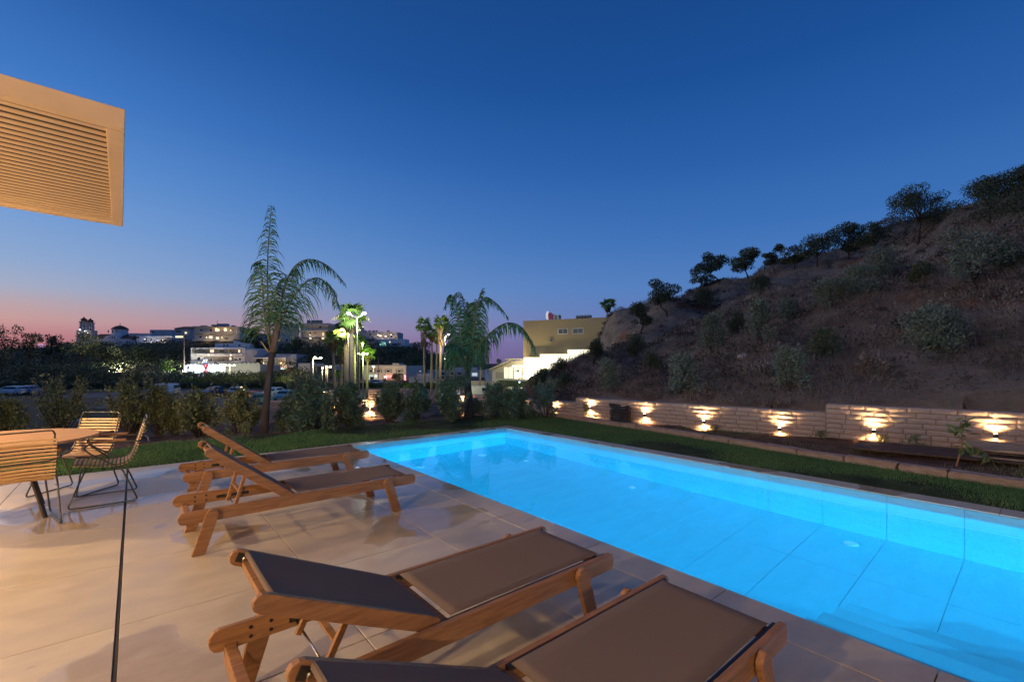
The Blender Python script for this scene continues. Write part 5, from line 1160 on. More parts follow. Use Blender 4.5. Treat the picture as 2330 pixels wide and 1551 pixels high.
for u, v in ((547, 845), (565, 845)): x, z = b.xz(u, v); MB().prism([(x - 1, z), (x + 1, z), (x + .4, z + .8), (x - .4, z + .8)], 1, -.12, -.003).build('vent_hood', M_CONC, b.t)
b = Bld('house', 'terraced house with glazed veranda behind the tall palm', 'house', 575, 652, 813, 185, 185, zb=-4, depth=12)
b.box(574, 813, 652, 815, -1.5, 0, 'eaves', M_WHITE); b.box(578, 816, 598, 829, -.04, -.003, 'veranda_glass', M_DWIN); b.box(625, 817, 650, 829, -.9, -.01, 'wall', M_CREAM); glow(b, 600, 826, 500); glow(b, 640, 826, 500); b.win(638, 818, 648, 829, mat('ochre_shade', (.3, .18, .03)), y=-.91); b.box(628, 805, 674, 812, 2, 10, 'upper_wall', M_GREYW)
b.box(652.5, 806, 674, 858, 1, 12, 'side_wing', M_GREYW); b.win(658, 822, 664, 830, y=1)
for u0, u1, v, m in ((627, 650, 833.5, LRED), (629, 650, 838, LWH), (638, 652, 836, emit('lit_green', (.05, .9, .2), 1))): b.box(u0, v, u1, v + 1.2, -.98, -.93, 'neon_strip', m)
b = Bld('house', 'stone house half hidden behind the tall palm on the slope', 'house', 588, 660, 762, 225, zb=2, depth=10, m=M_GREYW); b.win(650, 770, 656, 778); b.win(604, 772, 610, 778)
b.box(632, 736, 668, 762, 4, 10, 'upper_wall', M_GREYW)
b = Bld('apartment_block', 'flared top apartment block with four roof tanks right of the tall palm', 'apartment block', 684, 746, 737, 232, 232, zb=3, depth=14, m=M_CREAM)
b.box(681, 735, 748, 741, -1.8, 12, 'parapet', M_CREAM); b.box(681, 751, 746, 755, -1.6, 0, 'balcony', M_CREAM); b.box(683, 764, 745, 767, -1.6, 0, 'balcony', M_GREYW)
for u0 in (698, 708, 717, 725.5): b.box(u0, 728, u0 + 5, 734.9, 3, 5, 'roof_tank', M_CONC)
for u0, v0, u1, v1, m in [(704, 766, 709, 772, LW2), (732, 767, 738, 773, LW), (705, 754, 708, 760, None), (716, 754, 719, 760, None), (726, 742, 732, 747, None), (734, 756, 737, 760, LW)]: b.win(u0, v0, u1, v1, m, y=-.01)
glow(b, 705, 762, 250); glow(b, 735, 762, 200)
b = Bld('house', 'gabled house on the crest behind the bright lamp pair', 'house', 751, 812, 742, 240, zb=3, depth=12, m=M_CREAM)
x0, x1, z0, z1 = b.rect(751, 731, 812, 742); MB().add([(x0, -.6, z0), (x1, -.6, z0), (x1, 12, z0), (x0, 12, z0), (x0 + 3, 5, z1), (x1 - 4, 5, z1 - .6)], [(0, 1, 5, 4), (1, 2, 5), (2, 3, 4, 5), (3, 0, 4), (0, 3, 2, 1)]).build('roof', M_ROOF, b.t)
b = Bld('hill_house', 'long white house with roof tanks on the descending crest', 'house', 820, 905, 755, 245, zb=2, depth=12, m=M_GREYW)
for u0 in (829, 838, 847, 854, 881): b.box(u0, 751.5, u0 + 3.5, 754.9, 2, 4, 'roof_tank', M_CONC)
for u0, v0, u1, v1, m in [(862, 762, 868, 766, LW2), (875, 763, 880, 767, LW2), (888, 762, 893, 768, None), (840, 758, 845, 763, None), (898, 764, 903, 770, None)]: b.win(u0, v0, u1, v1, m)
b.box(838, 769, 884, 771, -1.5, 0, 'balcony', M_WHITE)
glow(b, 860, 762, 350); glow(b, 890, 762, 350)
b = Bld('hill_house', 'stepped terrace house with teal lit courtyard on the crest', 'house', 852, 922, 771, 232, zb=0, depth=9, m=M_WHITE); b.box(864, 778, 878, 786, -.05, -.004, 'lit_court', emit('teal_lit', (.35, .9, .75), .9)); b.win(885, 776, 889, 780, LW2); b.box(892, 781, 912, 784, -.06, -.004, 'tile_band', M_ROOF)
b = Bld('hill_house', 'small low house at the right end of the crest', 'house', 918, 944, 780, 245, zb=-2, depth=8, m=M_GREYW)
b = Bld('hill_house', 'white house low on the slope behind the fan palm trunks', 'house', 938, 978, 806, 220, zb=-4, depth=9, m=M_GREYW); b.win(960, 811, 964, 820, LW2)
# low commercial buildings
b = Bld('workshop', 'pale workshop with a mural wall right of the tall palm', 'workshop', 679, 705, 826, 165, zb=-4, depth=12, m=M_CREAM)
mb = MB()
for k in range(4):
    x0, z0 = b.xz(681 + k * 5, 833 + 3 * (k % 2)); mb.tube([(x0, -.02, z0), (x0 + 1.2, -.02, z0 - .8), (x0 + .6, -.02, z0 - 2.0), (x0 + 2.2, -.02, z0 - 2.6)], .14, 5)
mb.build('mural_figure', mat('mural_brown', (.12, .06, .04), .8), b.t)
b = Bld('workshop', 'long grey workshop with dark bays behind the small lamp posts', 'workshop', 705, 762, 831, 168, zb=-4, depth=12, m=M_GREYW)
for u0 in (707, 722, 734, 747): b.box(u0, 834, u0 + 9, 850, -.04, -.003, 'bay', M_OPN)
b.box(705, 830, 770, 832, -.6, 0, 'eaves', M_CREAM)
b = Bld('arched_building', 'two storey cream building with crenellated top and square windows', 'building', 828, 924, 832, 150, 146, zb=-4, depth=12, m=M_CREAM)
for u0 in (840, 857, 879, 904): b.win(u0, 841, u0 + 9, 847); b.box(u0 - 4, 839, u0 + 13, 847.5, -.02, -.003, 'recess', mat('recess_cream', (.3, .26, .2), .9))
mb = MB()
for k in range(40): x, z = b.xz(829 + k * 2.4, 832); mb.box(x, x + .2, 0, .3, z + .003, z + .25)
o = mb.build('crest', M_CREAM, b.t); b.box(828, 848, 924, 850, -.5, 0, 'cornice', M_CREAM); b.box(893, 826, 908, 831.9, 4, 7, 'roof_room', M_CREAM); b.box(839, 851, 852, 868, -.05, -.004, 'lit_bay', mat('shop_glow2', (.3, .35, .3), .4, emis=(.8, .9, .75), estr=.5)); b.box(842, 857, 851, 868, -.09, -.052, 'door', M_DWIN)
b.box(878, 853, 892, 859, -1.4, -1.2, 'red_neon', LRED); b.box(873, 855, 880, 862, -1.4, -1.2, 'neon', emit('lit_pink', (1, .5, .5), 2)); b.box(919, 853, 922.5, 872, -1.6, -1.3, 'neon_totem', emit('lit_pinkred', (1, .25, .3), 2.2)); b.box(853.5, 853, 855.5, 858, -.9, -.6, 'lamp', LWH)
for u0, u1, vt, vb, lab in ((930, 975, 857, 872, 'long pale low wall with panel joints below the fan palms'), (975, 1040, 862, 874, 'pale parapet wall behind the shrubs near the smaller palm'), (1010, 1140, 866, 880, 'cream parking wall behind the van')):
    b = Bld('boundary_wall', lab, 'wall', u0, u1, vt, 112 if u0 < 1000 else 92, zb=-4.2, depth=.4, m=M_CREAM)
b = Bld('warehouse', 'long grey warehouse behind the smaller palm', 'warehouse', 972, 1118, 842, 170, 170, zb=-4, depth=20, m=M_GREYW)
for u0 in (985, 1003, 1022, 1041): b.win(u0, 846, u0 + 10, 853)
b.box(1074, 848, 1086, 855, -.05, -.003, 'lit_window', emit('dim_white', (.6, .75, .8), .7)); b.box(1072, 860, 1088, 865, -6, -4, 'parked_van_shape', M_WHITE) if False else None
b.box(1030, 836, 1085, 841.9, 3, 12, 'upper_wall', M_GREYW)
b = Bld('warehouse', 'white boxy unit left of the bright entrance', 'warehouse', 1104, 1140, 840, 120, zb=-4, depth=10, m=M_WHITE)
b = Bld('warehouse', 'pale grey building low behind the group of fan palms', 'warehouse', 925, 985, 850, 150, zb=-4, depth=10, m=M_GREYW)
# supermarket
M_YEL = mat('ochre_render', (.47, .355, .19), .85, var=.03, scale=.2)
b0 = None
b = Bld('supermarket', 'large ochre supermarket with flat roof beside the slope', 'supermarket', 1191, 1440, 730, 80, 71.5, zb=-4, depth=24, m=M_YEL)
b.win(1269.5, 747.5, 1292.5, 760.5, mat('grey_glass', (.12, .15, .13), .1), mull=1); b.win(1303, 746.5, 1328, 760, mat('grey_glass', (.12, .15, .13), .1), mull=1)
b.box(1246, 771.5, 1253, 775.5, -.4, -.01, 'wall_box', M_CONC); b.box(1371, 752, 1378, 754, -.3, -.01, 'wall_box', M_CONC)
b.box(1240, 735, 1352, 736.4, -.03, -.003, 'stain_band', mat('ochre_stain', (.40, .27, .105), .85)) if False else None
for u0, vt in ((1306, 718), (1324, 717), (1375.5, 715), (1394.5, 714.2)):
    x0, x1, z0, z1 = b.rect(u0, vt, u0 + 14, vt + 7); zt = b.H
    a = MB().box(x0, x1, 1, 2.2, zt + .002, zt + (z1 - z0) + .12).build('rooftop_cooler', mat('cooler_grey', (.35, .37, .42), .6), b.t); MB().box(x0 + .08, (x0 + x1) / 2 - .04, .96, .999, zt + .08, zt + .38).box((x0 + x1) / 2 + .04, x1 - .08, .96, .999, zt + .08, zt + .38).build('grille', M_DWIN, a)
# wall blocks with stepped tops; emission imitates floodlight on the wall
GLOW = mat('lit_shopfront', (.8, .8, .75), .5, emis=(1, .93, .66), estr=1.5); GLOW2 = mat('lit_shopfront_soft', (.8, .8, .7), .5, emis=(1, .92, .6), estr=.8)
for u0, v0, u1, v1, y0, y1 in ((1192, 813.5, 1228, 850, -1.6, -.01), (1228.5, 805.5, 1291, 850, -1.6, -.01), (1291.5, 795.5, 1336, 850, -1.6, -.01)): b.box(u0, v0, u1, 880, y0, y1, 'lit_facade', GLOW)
for u0, v0, u1 in ((1191, 811.5, 1228), (1228, 803.8, 1291.5), (1291, 793.5, 1338)): b.box(u0, v0, u1, v0 + 2, -2.0, 0, 'canopy_edge', mat('cream_trim', (.55, .5, .35), .6))
# board row on the roof
t = thing('rooftop_sign', 'row of surfboard shaped panels in descending height on the supermarket roof', 'sign', (*b.A, b.zt), math.atan2(b.ux.y, b.ux.x)); cs = [(.8, .8, .8), (.3, .04, .04), (.35, .03, .12), (.25, .03, .12), (.35, .3, .35), (.1, .12, .15), (.3, .5, .45), (.06, .07, .09)]
for i in range(8):
    u = 1240.5 + i * 4.1; hpx = [20.5, 17.5, 17, 13.5, 12, 10.5, 11, 10.5][i]; x, _ = b.xz(u, 727); hh = hpx * 78 / FPX; w = .30 if i == 0 else .19
    MB().prism([(x + w * math.cos(a), hh / 2 + .08 + hh / 2 * math.sin(a)) for a in np.linspace(0, 2 * math.pi, 17)[:-1]], 1, 1.0 - .02 * i, 1.16).build('board', mat('board_%d' % i, cs[i], .35, emis=cs[i], estr=.15 if i else .5), t)
x0, _ = b.xz(1232, 727); x1, _ = b.xz(1272, 727); MB().box(x0, x1, .9, 1.3, 0.003, .08).build('base', M_CONC, t)
# entrance wing
b = Bld('entrance_pavilion', 'pale pavilion with sloping roof and glowing entrance left of the supermarket', 'pavilion', 1120, 1192, 842, 86, 80, zb=-4, depth=10, m=M_CREAM)
b.t.children[0].data.materials[0] = mat('pavilion_cream', (.52, .49, .38), .8)
x0, z0 = b.xz(1120, 842); x1, z1 = b.xz(1191, 818); xa, za = b.xz(1165, 822); MB().prism([(x0, z0 + .003), (x1, z0 + .003), (x1, z1), (xa, za)], 1, 0, 9.5).build('gable', b.m, b.t)
MB().beam((x0 - .3, -.3, z0 + .1), (xa + .2, -.3, za + .25), .8, .18, (0, 0, 1)).beam((xa - 1.0, -.3, za + .42), (x1, -.3, za + .42), .9, .22).build('roof_edge', mat('cream_trim', (.55, .5, .35)), b.t)
for u0, v0, u1, v1 in ((1147, 835, 1155, 860), (1157, 835, 1166, 860), (1180, 838, 1186, 858)): b.box(u0, v0, u1, v1, -.05, -.004, 'lit_glass', GLOW2)
b.box(1165, 831, 1185, 835, -.5, -.01, 'lit_fascia', GLOW); b.box(1170, 838, 1179, 861, -.06, -.004, 'lit_door', GLOW); b.box(1128, 846, 1146, 862, -.04, -.004, 'grey_bay', mat('pav_grey', (.30, .29, .24), .8))
x, z = b.xz(1176, 843.5, -.5); MB().box(x - .55, x + .35, -.55, -.5, z - .08, z + .12).prism([(x + .2, z - .3), (x + .65, z), (x + .2, z + .35)], 1, -.55, -.5).build('arrow_sign', mat('dark_blue_sign', (.01, .02, .05), .5), b.t)
b.box(1128, 860.5, 1200, 864, -6.2, -6.0, 'terrace_rail', M_CREAM); b.box(1133, 864.2, 1200, 878, -6.2, -6.0, 'terrace_wall', mat('hedge_green', (.05, .09, .03), .9))
for u, v in ((1172, 845), (1194, 857)): x, z = b.xz(u, v, -3); light('POINT', 'entrance_light', (x, -4.5, z), 700, (1, .85, .5), b.t, size=.3)
for u, v in ((1193, 855.5), (1184, 869)): p = b.xz(u, v, -6.3); lamp_part(b.t, (p[0], -6.5, p[1]), LWH, .12)
# ------------------------------------------------------------------ lamps
M_POLE = mat('galvanised_pole', (.26, .26, .25), .5, .3)
GREENW = (.80, .95, .55); WHT = (.95, 1, .85); AMB = (1, .78, .42)
def street_lamp(u, d, vt, heads, lab, zb=-4, power=0, col=WHT, r=.22, pr=.09, es=40):
    a = Q(u, vt, d); t = thing('street_lamp', lab, 'street lamp', (a.x, a.y, zb), -CAMA, 'street and car park lamps'); H = a.z - zb
    MB().tube([(0, 0, 0), (0, 0, H)], [pr, pr * .6], 8).build('pole', M_POLE, t, smooth=True); k = d / FPX
    m = emit('lamp_%d_%d_%d' % tuple(int(c * 99) for c in col) + '_%d' % es, col, es)
    for (hu_, hv_) in heads:
        x = (hu_ - u) * k; z = (vt - hv_) * k + H
        if abs(x) > .15: MB().tube([(0, 0, H - .02), (x * .5, 0, H + (z - H) * .2 + .05), (x, 0, z + .1)], pr * .45, 6).build('arm', M_POLE, t)
        h = lamp_part(t, (x, 0, z), m, r * .75, 'lamp_head'); h.scale = (1.2, 1, .55); sh = MB().box(x - r * .8, x + r * .8, -r * .6, r * .6, z + r * .5, z + r * .7).build('lamp_cover', M_POLE, t)
        if power: light('POINT', 'lamp_light', (x, -.1 if d < 100 else -1.2, z - r * .9), power * (1 if d < 100 else (1.1 if 135 < d < 160 else (1.5 if d < 135 else 4))), col, t, size=r)
street_lamp(813, 47, 722, [(793, 713), (829, 713)], 'tallest street lamp with two white heads beside the fan palm crown', power=750, col=WHT, r=.22)
street_lamp(792, 53, 752, [(778, 750), (804, 750)], 'double headed lamp glowing between the tall palm trunks', power=650, col=(1, .85, .42), r=.24)
street_lamp(712.5, 120, 816, [(717, 813.5), (730, 814)], 'amber starred lamp post left of the palm group', power=2500, col=AMB, r=.35, pr=.15)
street_lamp(733.5, 112, 838, [(734, 837)], 'short single lamp post, leftmost of the close trio', power=600, col=AMB, r=.25, pr=.12); street_lamp(742, 110, 836, [(743, 834.5)], 'short lamp post in the middle of the close trio', power=900, col=AMB, r=.3, pr=.12); street_lamp(745.5, 114, 836, [(752, 834.5)], 'short lamp post, rightmost of the close trio', power=600, col=AMB, r=.28, pr=.12)
street_lamp(826, 64, 806, [(814, 804), (826.5, 803.5), (835, 804)], 'greenish three headed lamp by the right palm trunks', power=800, col=(.7, .95, .25), r=.17, pr=.10)
street_lamp(825, 74, 783, [(825, 781)], 'greenish single lamp in front of the small palm crown', power=500, col=(.7, .95, .25), r=.22, pr=.06)
street_lamp(850, 140, 836, [(850, 833.5)], 'lamp in front of the cream building with square windows', power=900, col=AMB, r=.4, pr=.08)
street_lamp(503, 150, 831, [(503, 830), (509, 831)], 'first pale lamp post right of the petrol station', power=700, col=(1, .93, .7), r=.45, pr=.18); street_lamp(512, 148, 831, [(512, 830.5)], 'second pale lamp post right of the petrol station', power=700, col=(1, .93, .7), r=.45, pr=.18); street_lamp(523, 146, 832, [(522, 831), (532, 831)], 'double headed pale lamp post before the scalloped hall', power=700, col=(1, .93, .7), r=.42, pr=.18)
street_lamp(418, 175, 846, [(418, 844), (426, 844)], 'lamp pair at the left end of the petrol station', power=700, col=(1, .95, .8), r=.45, pr=.1)
street_lamp(1013, 56, 766, [(1020, 760.5)], 'single star bright lamp beside the drooping palm', power=1800, col=AMB, r=.2); street_lamp(1012.5, 90, 818, [(1013, 816)], 'small lamp low behind the drooping palm', power=300, col=AMB, r=.2)
street_lamp(212, 190, 837, [(210, 834.5), (218, 834.5)], 'lamp pair among trees below the church', power=1800, col=(1, .9, .6), r=.5, pr=.12); street_lamp(353, 190, 842, [(349, 840), (358, 840)], 'lamp pair left of the bright green tree', power=1800, col=(1, .9, .6), r=.5, pr=.12); street_lamp(271, 180, 842, [(268, 840), (275, 840)], 'dim lamp pair behind the dark round tree', power=900, col=(1, .9, .6), r=.4, pr=.12)
street_lamp(677, 235, 752, [(674, 751)], 'white lamp on the hill behind the tall palm', power=0, col=(1, .85, .8), r=.7, zb=6, pr=.1); street_lamp(951, 130, 845, [(956, 844.5)], 'small bent arm lamp left of the fan palms', power=0, col=AMB, r=.12, es=3)
t = thing('utility_pole', 'tall bare wooden utility pole left of the white balconies', 'utility pole', tuple(Q(418.5, 858, 165).xy) + (-4,), 0); MB().tube([(0, 0, 0), (0, 0, 16.5)], [.32, .2], 8).build('pole', mat('pole_wood', (.2, .13, .1), .9), t)
t = thing('utility_pole', 'thin pole standing in front of the cream building', 'utility pole', tuple(Q(861, 870, 130).xy) + (-4,), 0); MB().tube([(0, 0, 0), (0, 0, 7)], [.12, .1], 6).build('pole', mat('pole_wood', (.2, .13, .1), .9), t)
for i, (u, v, sx, sz, lab) in enumerate([(62, 823, 1.7, 1.2, 'white lit oval sign at the roadside, far left'), (93, 787, 2.6, 1.6, 'pink white floodlit patch of sky glow screen between the left trees')]):
    d = 230 if i == 0 else 330; p = Q(u, v, d); t = thing('lit_sign', lab if i == 0 else 'pink floodlit billboard between the far left trees', 'sign', p, -CAMA)  # second panel is added, its glow stands in for a pink floodlit patch
    MB().prism([(sx * math.cos(a), sz * math.sin(a)) for a in np.linspace(0, 2 * math.pi, 17)[:-1]], 1, 0, .3).build('panel', emit('oval_glow%d' % i, (.7, .85, 1) if i == 0 else (.9, .45, .75), 1.4 if i == 0 else .7), t); MB().box(-.15, .15, .05, .25, -6, -sz).build('post', M_POLE, t)
# ------------------------------------------------------------------ cars
M_GL = mat('car_glass', (.02, .025, .03), .05); M_TYRE = mat('tyre', (.02, .02, .02), .8); M_HUB = mat('hub', (.5, .5, .5), .3, .8)
def car(u, v, d, yaw, col, lab, kind='sedan', lights=0, name='parked_car', group='cars in the car park below'):
    p = Q(u, v, d); z = gz1(p.x, p.y) + .07; t = thing(name, lab, 'van' if kind == 'van' else 'car', (p.x, p.y, z), -CAMA + yaw, group)
    m = mat('paint_%02d%02d%02d' % tuple(int(c * 99) for c in col), col, .3, .2)
    if kind == 'van': L, W, H = 4.6, .93, 1.9; prof = [(-2.3, .3), (-2.3, 1.05), (-2.25, 1.8), (-2.0, 1.9), (.75, 1.9), (1.25, 1.72), (1.75, 1.1), (2.2, .95), (2.3, .6), (2.3, .3)]; cab = [(.2, 1.15), (.25, 1.62), (1.15, 1.62), (1.55, 1.15)]; rear = None
    else: L, W, H = 4.3, .88, 1.45; prof = [(-2.15, .3), (-2.15, .75), (-2.05, .93), (-1.75, .98), (-1.15, 1.40), (-.9, 1.46), (.2, 1.46), (.5, 1.38), (1.15, .96), (1.95, .82), (2.12, .65), (2.15, .3)]; cab = [(-1.5, 1.0), (-1.0, 1.34), (.35, 1.34), (.9, 1.0)]
    # loft with tumblehome
    V = []; F = []; n = len(prof)
    for s in (-1, 1):
        for x, zz in prof: V.append((x, s * (W - .20 * max(0, zz - .9) / .6), zz))
    F = [tuple(range(n)), tuple(range(2 * n - 1, n - 1, -1))] + [(i, n + i, n + (i + 1) % n, (i + 1) % n) for i in range(n)]
    MB().add(V, F).build('body', m, t, bevel=.04)
    for s in (-1, 1):
        w = lambda zz: s * (W - .20 * max(0, zz - .9) / .6 + .006)
        MB().add([(x, w(zz), zz) for x, zz in cab] + [(x, w(zz) - s * .02, zz) for x, zz in cab], [(0, 1, 2, 3), (7, 6, 5, 4), (0, 4, 5, 1), (1, 5, 6, 2), (2, 6, 7, 3), (3, 7, 4, 0)]).build('side_window', M_GL, t)
        for x in (-1.35, 1.35):
            o = MB().lathe([(.31, -.1), (.33, -.08), (.33, .08), (.31, .1)], 16).build('wheel', M_TYRE, t); o.rotation_euler = (R(90), 0, 0); o.location = (x, s * (W - .08), .32)
            h = MB().lathe([(.19, .101), (.12, .115), (.01, .115)], 12).build('hub', M_HUB, o); h.scale = (1, 1, -s)
        MB().box(prof[-1][0] - .02, prof[-1][0] + .02, s * W * .8 - .15, s * W * .8 + .12, .6, .74).build('headlight', mat('headlight_glass', (.7, .7, .7), .1), t)
        MB().box(-L / 2 - .02, -L / 2 + .02, s * W * .8 - .12, s * W * .8 + .1, .62, .8).build('taillight', LRED if lights else mat('tail_red', (.3, .01, .01), .2), t)
    if kind == 'van': ws = [(1.28, 1.68), (1.73, 1.12)]; rw = [(-2.27, 1.7), (-2.31, 1.1)]
    else: ws = [(.53, 1.345), (1.12, .985)]; rw = [(-1.17, 1.37), (-1.73, 1.0)]
    for nm, (a, b_) in (('windscreen', ws), ('rear_window', rw)):
        o = .014 * (1 if nm == 'windscreen' else -1); MB().add([(a[0] + o, -W * .72, a[1]), (a[0] + o, W * .72, a[1]), (b_[0] + o, W * .8, b_[1]), (b_[0] + o, -W * .8, b_[1]), (a[0], -W * .72, a[1] - .02), (a[0], W * .72, a[1] - .02), (b_[0], W * .8, b_[1] - .02), (b_[0], -W * .8, b_[1] - .02)], [(0, 1, 2, 3), (7, 6, 5, 4), (0, 4, 5, 1), (1, 5, 6, 2), (2, 6, 7, 3), (3, 7, 4, 0)]).build(nm, M_GL, t)
    return t
# local +x is the car's front; yaw -90 = facing the camera
for a_ in [(623, 895, 74, R(-92), (.6, .62, .62), 'silver sedan facing the camera just right of the tall palm trunk'), (649, 900, 67, R(-85), (.12, .22, .36), 'blue car facing the camera at the end of the open row'),
           (580, 903, 64, R(60), (.45, .02, .02), 'red car at an angle left of the tall palm trunk'), (538, 892, 76, R(-75), (.5, .52, .55), 'grey car behind the shrubs left of the red one'),
           (488, 893, 76, R(-100), (.02, .04, .12), 'dark blue car behind the shrubs'), (62, 892, 80, R(170), (.2, .25, .4), 'blue car with pale roof at the far left of the car park'), (25, 894, 78, R(190), (.5, .55, .6), 'white car at the left edge of the car park'),
           (592, 908, 60, R(-80), (.1, .25, .28), 'teal car hidden beside the red one')]:
    car(*a_)
car(372, 892, 78, R(180), (.7, .7, .7), 'white van half hidden behind the thin upright shrub', 'van', name='parked_van'); car(1094, 893, 70, R(2), (.55, .6, .5), 'pale van parked behind the wall right of the smaller palm trunk', 'van', name='parked_van')
car(905, 893, 66, R(75), (.15, .02, .02), 'red car with glowing tail lights behind the narrow shrub', lights=1); car(858, 874, 110, R(5), (.6, .6, .6), 'small white car beyond the palm trunks'); car(712, 890, 70, R(30), (.5, .2, .02), 'orange car behind the largest dark shrub'); car(690, 893, 66, R(-60), (.55, .35, .03), 'yellow taxi behind the largest dark shrub')
p = Q(1054, 897, 60); t = thing('container', 'white and dark lettered container left of the pale van', 'container', (p.x, p.y, gz1(p.x, p.y)), -CAMA); k = 60 / FPX
zb_ = CH - (898 - V0) * k - t.location.z
MB().box(-17 * k, -7 * k, 0, 3, 0, zb_ + 21 * k).build('white_side', mat('container_white', (.6, .58, .68), .6), t); MB().box(-6.8 * k, 12 * k, 0, 3, 0, zb_ + 18 * k).build('dark_side', mat('container_dark', (.06, .05, .07), .6), t); text('ROF', 8 * k, mat('letter_white', (.5, .5, .5), .6), t, (2.2 * k, -.02, zb_ + 8 * k)); text('M', 7 * k, mat('letter_grey', (.3, .28, .33), .6), t, (-12 * k, -.02, zb_ + 6 * k))
for u in (220, 253): p = Q(u, 889, 88); t = thing('yellow_kerb', 'yellow painted kerb block, left one of two on the grey road' if u == 220 else 'yellow painted kerb block, right one of two on the grey road', 'kerb', (p.x, p.y, gz1(p.x, p.y) + .06), -CAMA, 'yellow kerb blocks'); MB().box(-.75, .75, 0, .3, 0, .25).build('block', mat('kerb_yellow', (.55, .5, .05), .7), t, bevel=.03)
# ------------------------------------------------------------------ fan palms
def fan_leaf_mesh(seed):
    r = np.random.default_rng(seed); V = []; F = []; n = 15
    V += [(0, -.012, 0), (0, .012, 0), (.5, .01, .02), (.5, -.01, .02)]; F.append((0, 1, 2, 3))
    for k in range(n):
        a = R(-105 + 210 * k / (n - 1)); L = .62 * r.uniform(.85, 1.05) * (1 - .25 * abs(a) / 1.8); w = .055; c = Vector((.5, 0, .02)); d = Vector((math.cos(a), math.sin(a), -.12)); s = Vector((-d.y, d.x, 0))
        m1 = c + d * L * .55; e = c + d * L + Vector((0, 0, -.22 * r.uniform(.6, 1.3))); i = len(V)
        V += [tuple(c), tuple(m1 + s * w), tuple(e), tuple(m1 - s * w)]; F.append((i, i + 1, i + 2, i + 3))
    me = bpy.data.meshes.new('fan_leaf'); me.from_pydata(V, [], F); me.materials.append(M_FAN); me.update(); return me
M_FAN = leafmat('fan_palm_leaf', (0.11, 0.20, 0.04), .3, .5, c2=(.17, .27, .07)); M_SKIRT = leafmat('dry_skirt', (.16, .12, .07), .4, .9)
FM = [fan_leaf_mesh(i) for i in range(4)]; M_TRK = mat('fan_palm_trunk', (.30, .25, .19), .9, col2=(.18, .14, .10), scale=3, stretch=(1, 1, 4), bump=.6, bscale=10)
def fan_palm(u0, u1, vb, vc, d, rpx, tpx, lab, seed, skirt=.3, up=.2):
    r = np.random.default_rng(seed); a = Q(u0, vb, d); c = Q(u1, vc, d); zb = -4.0; k = d / FPX; t = thing('fan_palm', lab, 'palm tree', (a.x, a.y, zb), 0, 'tall fan palms by the car park'); B = Vector((a.x, a.y, zb)); C = c - B
    MB().tube([Vector((0, 0, 0)), C * .5 + Vector((0, 0, 0)), C], [tpx * k * .62, tpx * k * .5, tpx * k * .42], 10).build('trunk', M_TRK, t, smooth=True)
    S = rpx * k / 1.05
    for i in range(26):
        o = bpy.data.objects.new('fan_leaf', FM[i % 4]); link(o, t); o.location = C + Vector((0, 0, r.uniform(-.1, .1) * S)); el = r.uniform(-.75, 1.15) + up * .5; az = i * 2.4 + r.uniform(-.3, .3)
        o.rotation_euler = (r.uniform(-.4, .4), -el, az); s_ = S * r.uniform(.75, 1.05); o.scale = (s_, s_, s_)
    if skirt:
        n = 260; zz = r.uniform(0, 1, n); an = r.uniform(0, 6.28, n); rr_ = tpx * k * (.5 + .8 * (1 - zz)); Cc = np.stack([C.x + np.cos(an) * rr_, C.y + np.sin(an) * rr_, C.z - zz * skirt * S * 2.2], 1)
        V, F = leafcloud(Cc, np.stack([np.cos(an) * .3, np.sin(an) * .3, -np.ones(n)], 1), .45 * S, .06 * S, r); npobj('dry_skirt', V, F, M_SKIRT, t)
for i, a_ in enumerate([(802, 799, 890, 722, 50, 42, 10.5, 'tall fan palm with its crown beside the brightest lamp', .25), (788, 786, 890, 756, 54, 30, 8.5, 'thick fan palm trunk left of the brightest lamp post', .2), (763, 757, 885, 772, 58, 24, 6, 'orange lit fan palm at the left of the group', .5),
        (776, 777, 885, 790, 60, 24, 7, 'dark skirted fan palm between the lit trunks', .6), (808, 807, 885, 770, 66, 20, 5, 'slim yellow lit fan palm behind the tall pair', .2), (835, 837, 880, 806, 68, 22, 5, 'short fan palm at the right of the group', .2), (826, 826, 878, 785, 78, 18, 3.2, 'thin fan palm behind the greenish lamps', .2), (817, 819, 878, 775, 76, 16, 3.0, 'thin straight fan palm just right of the tall lamp post', .3),
        (765, 767, 870, 852, 62, 18, 3, 'low young fan palm glowing green among the trunks', 0), (967, 964, 875, 740, 62, 24, 4.5, 'leftmost fan palm of the right hand group', .9), (981, 983, 875, 758, 64, 21, 4.6, 'second fan palm of the right hand group', .3), (1001, 1003, 875, 735, 58, 24, 5.5, 'tallest fan palm of the right hand group', .9), (993, 994, 875, 770, 70, 17, 4, 'pale fan palm trunk between the second and the tallest', .2), (1025, 1024, 872, 800, 80, 14, 3, 'small fan palm behind the drooping palm, left', .2), (1033, 1033, 872, 805, 84, 13, 2.8, 'small fan palm behind the drooping palm, right', .2),
        (1093, 1093, 866, 820, 82, 13, 3.6, 'short fan palm right of the drooping palm trunk', .3), (1136, 1135, 866, 821, 95, 8, 2, 'tiny distant fan palm left of the pavilion', .1), (1381, 1383, 772, 694, 62, 23, 3.6, 'single fan palm in front of the supermarket and slope', .2)]):
    fan_palm(*a_[:8], 500 + i, skirt=a_[8])
pp = [o for o in SC.objects if o.get('label') == 'single fan palm in front of the supermarket and slope'][0]
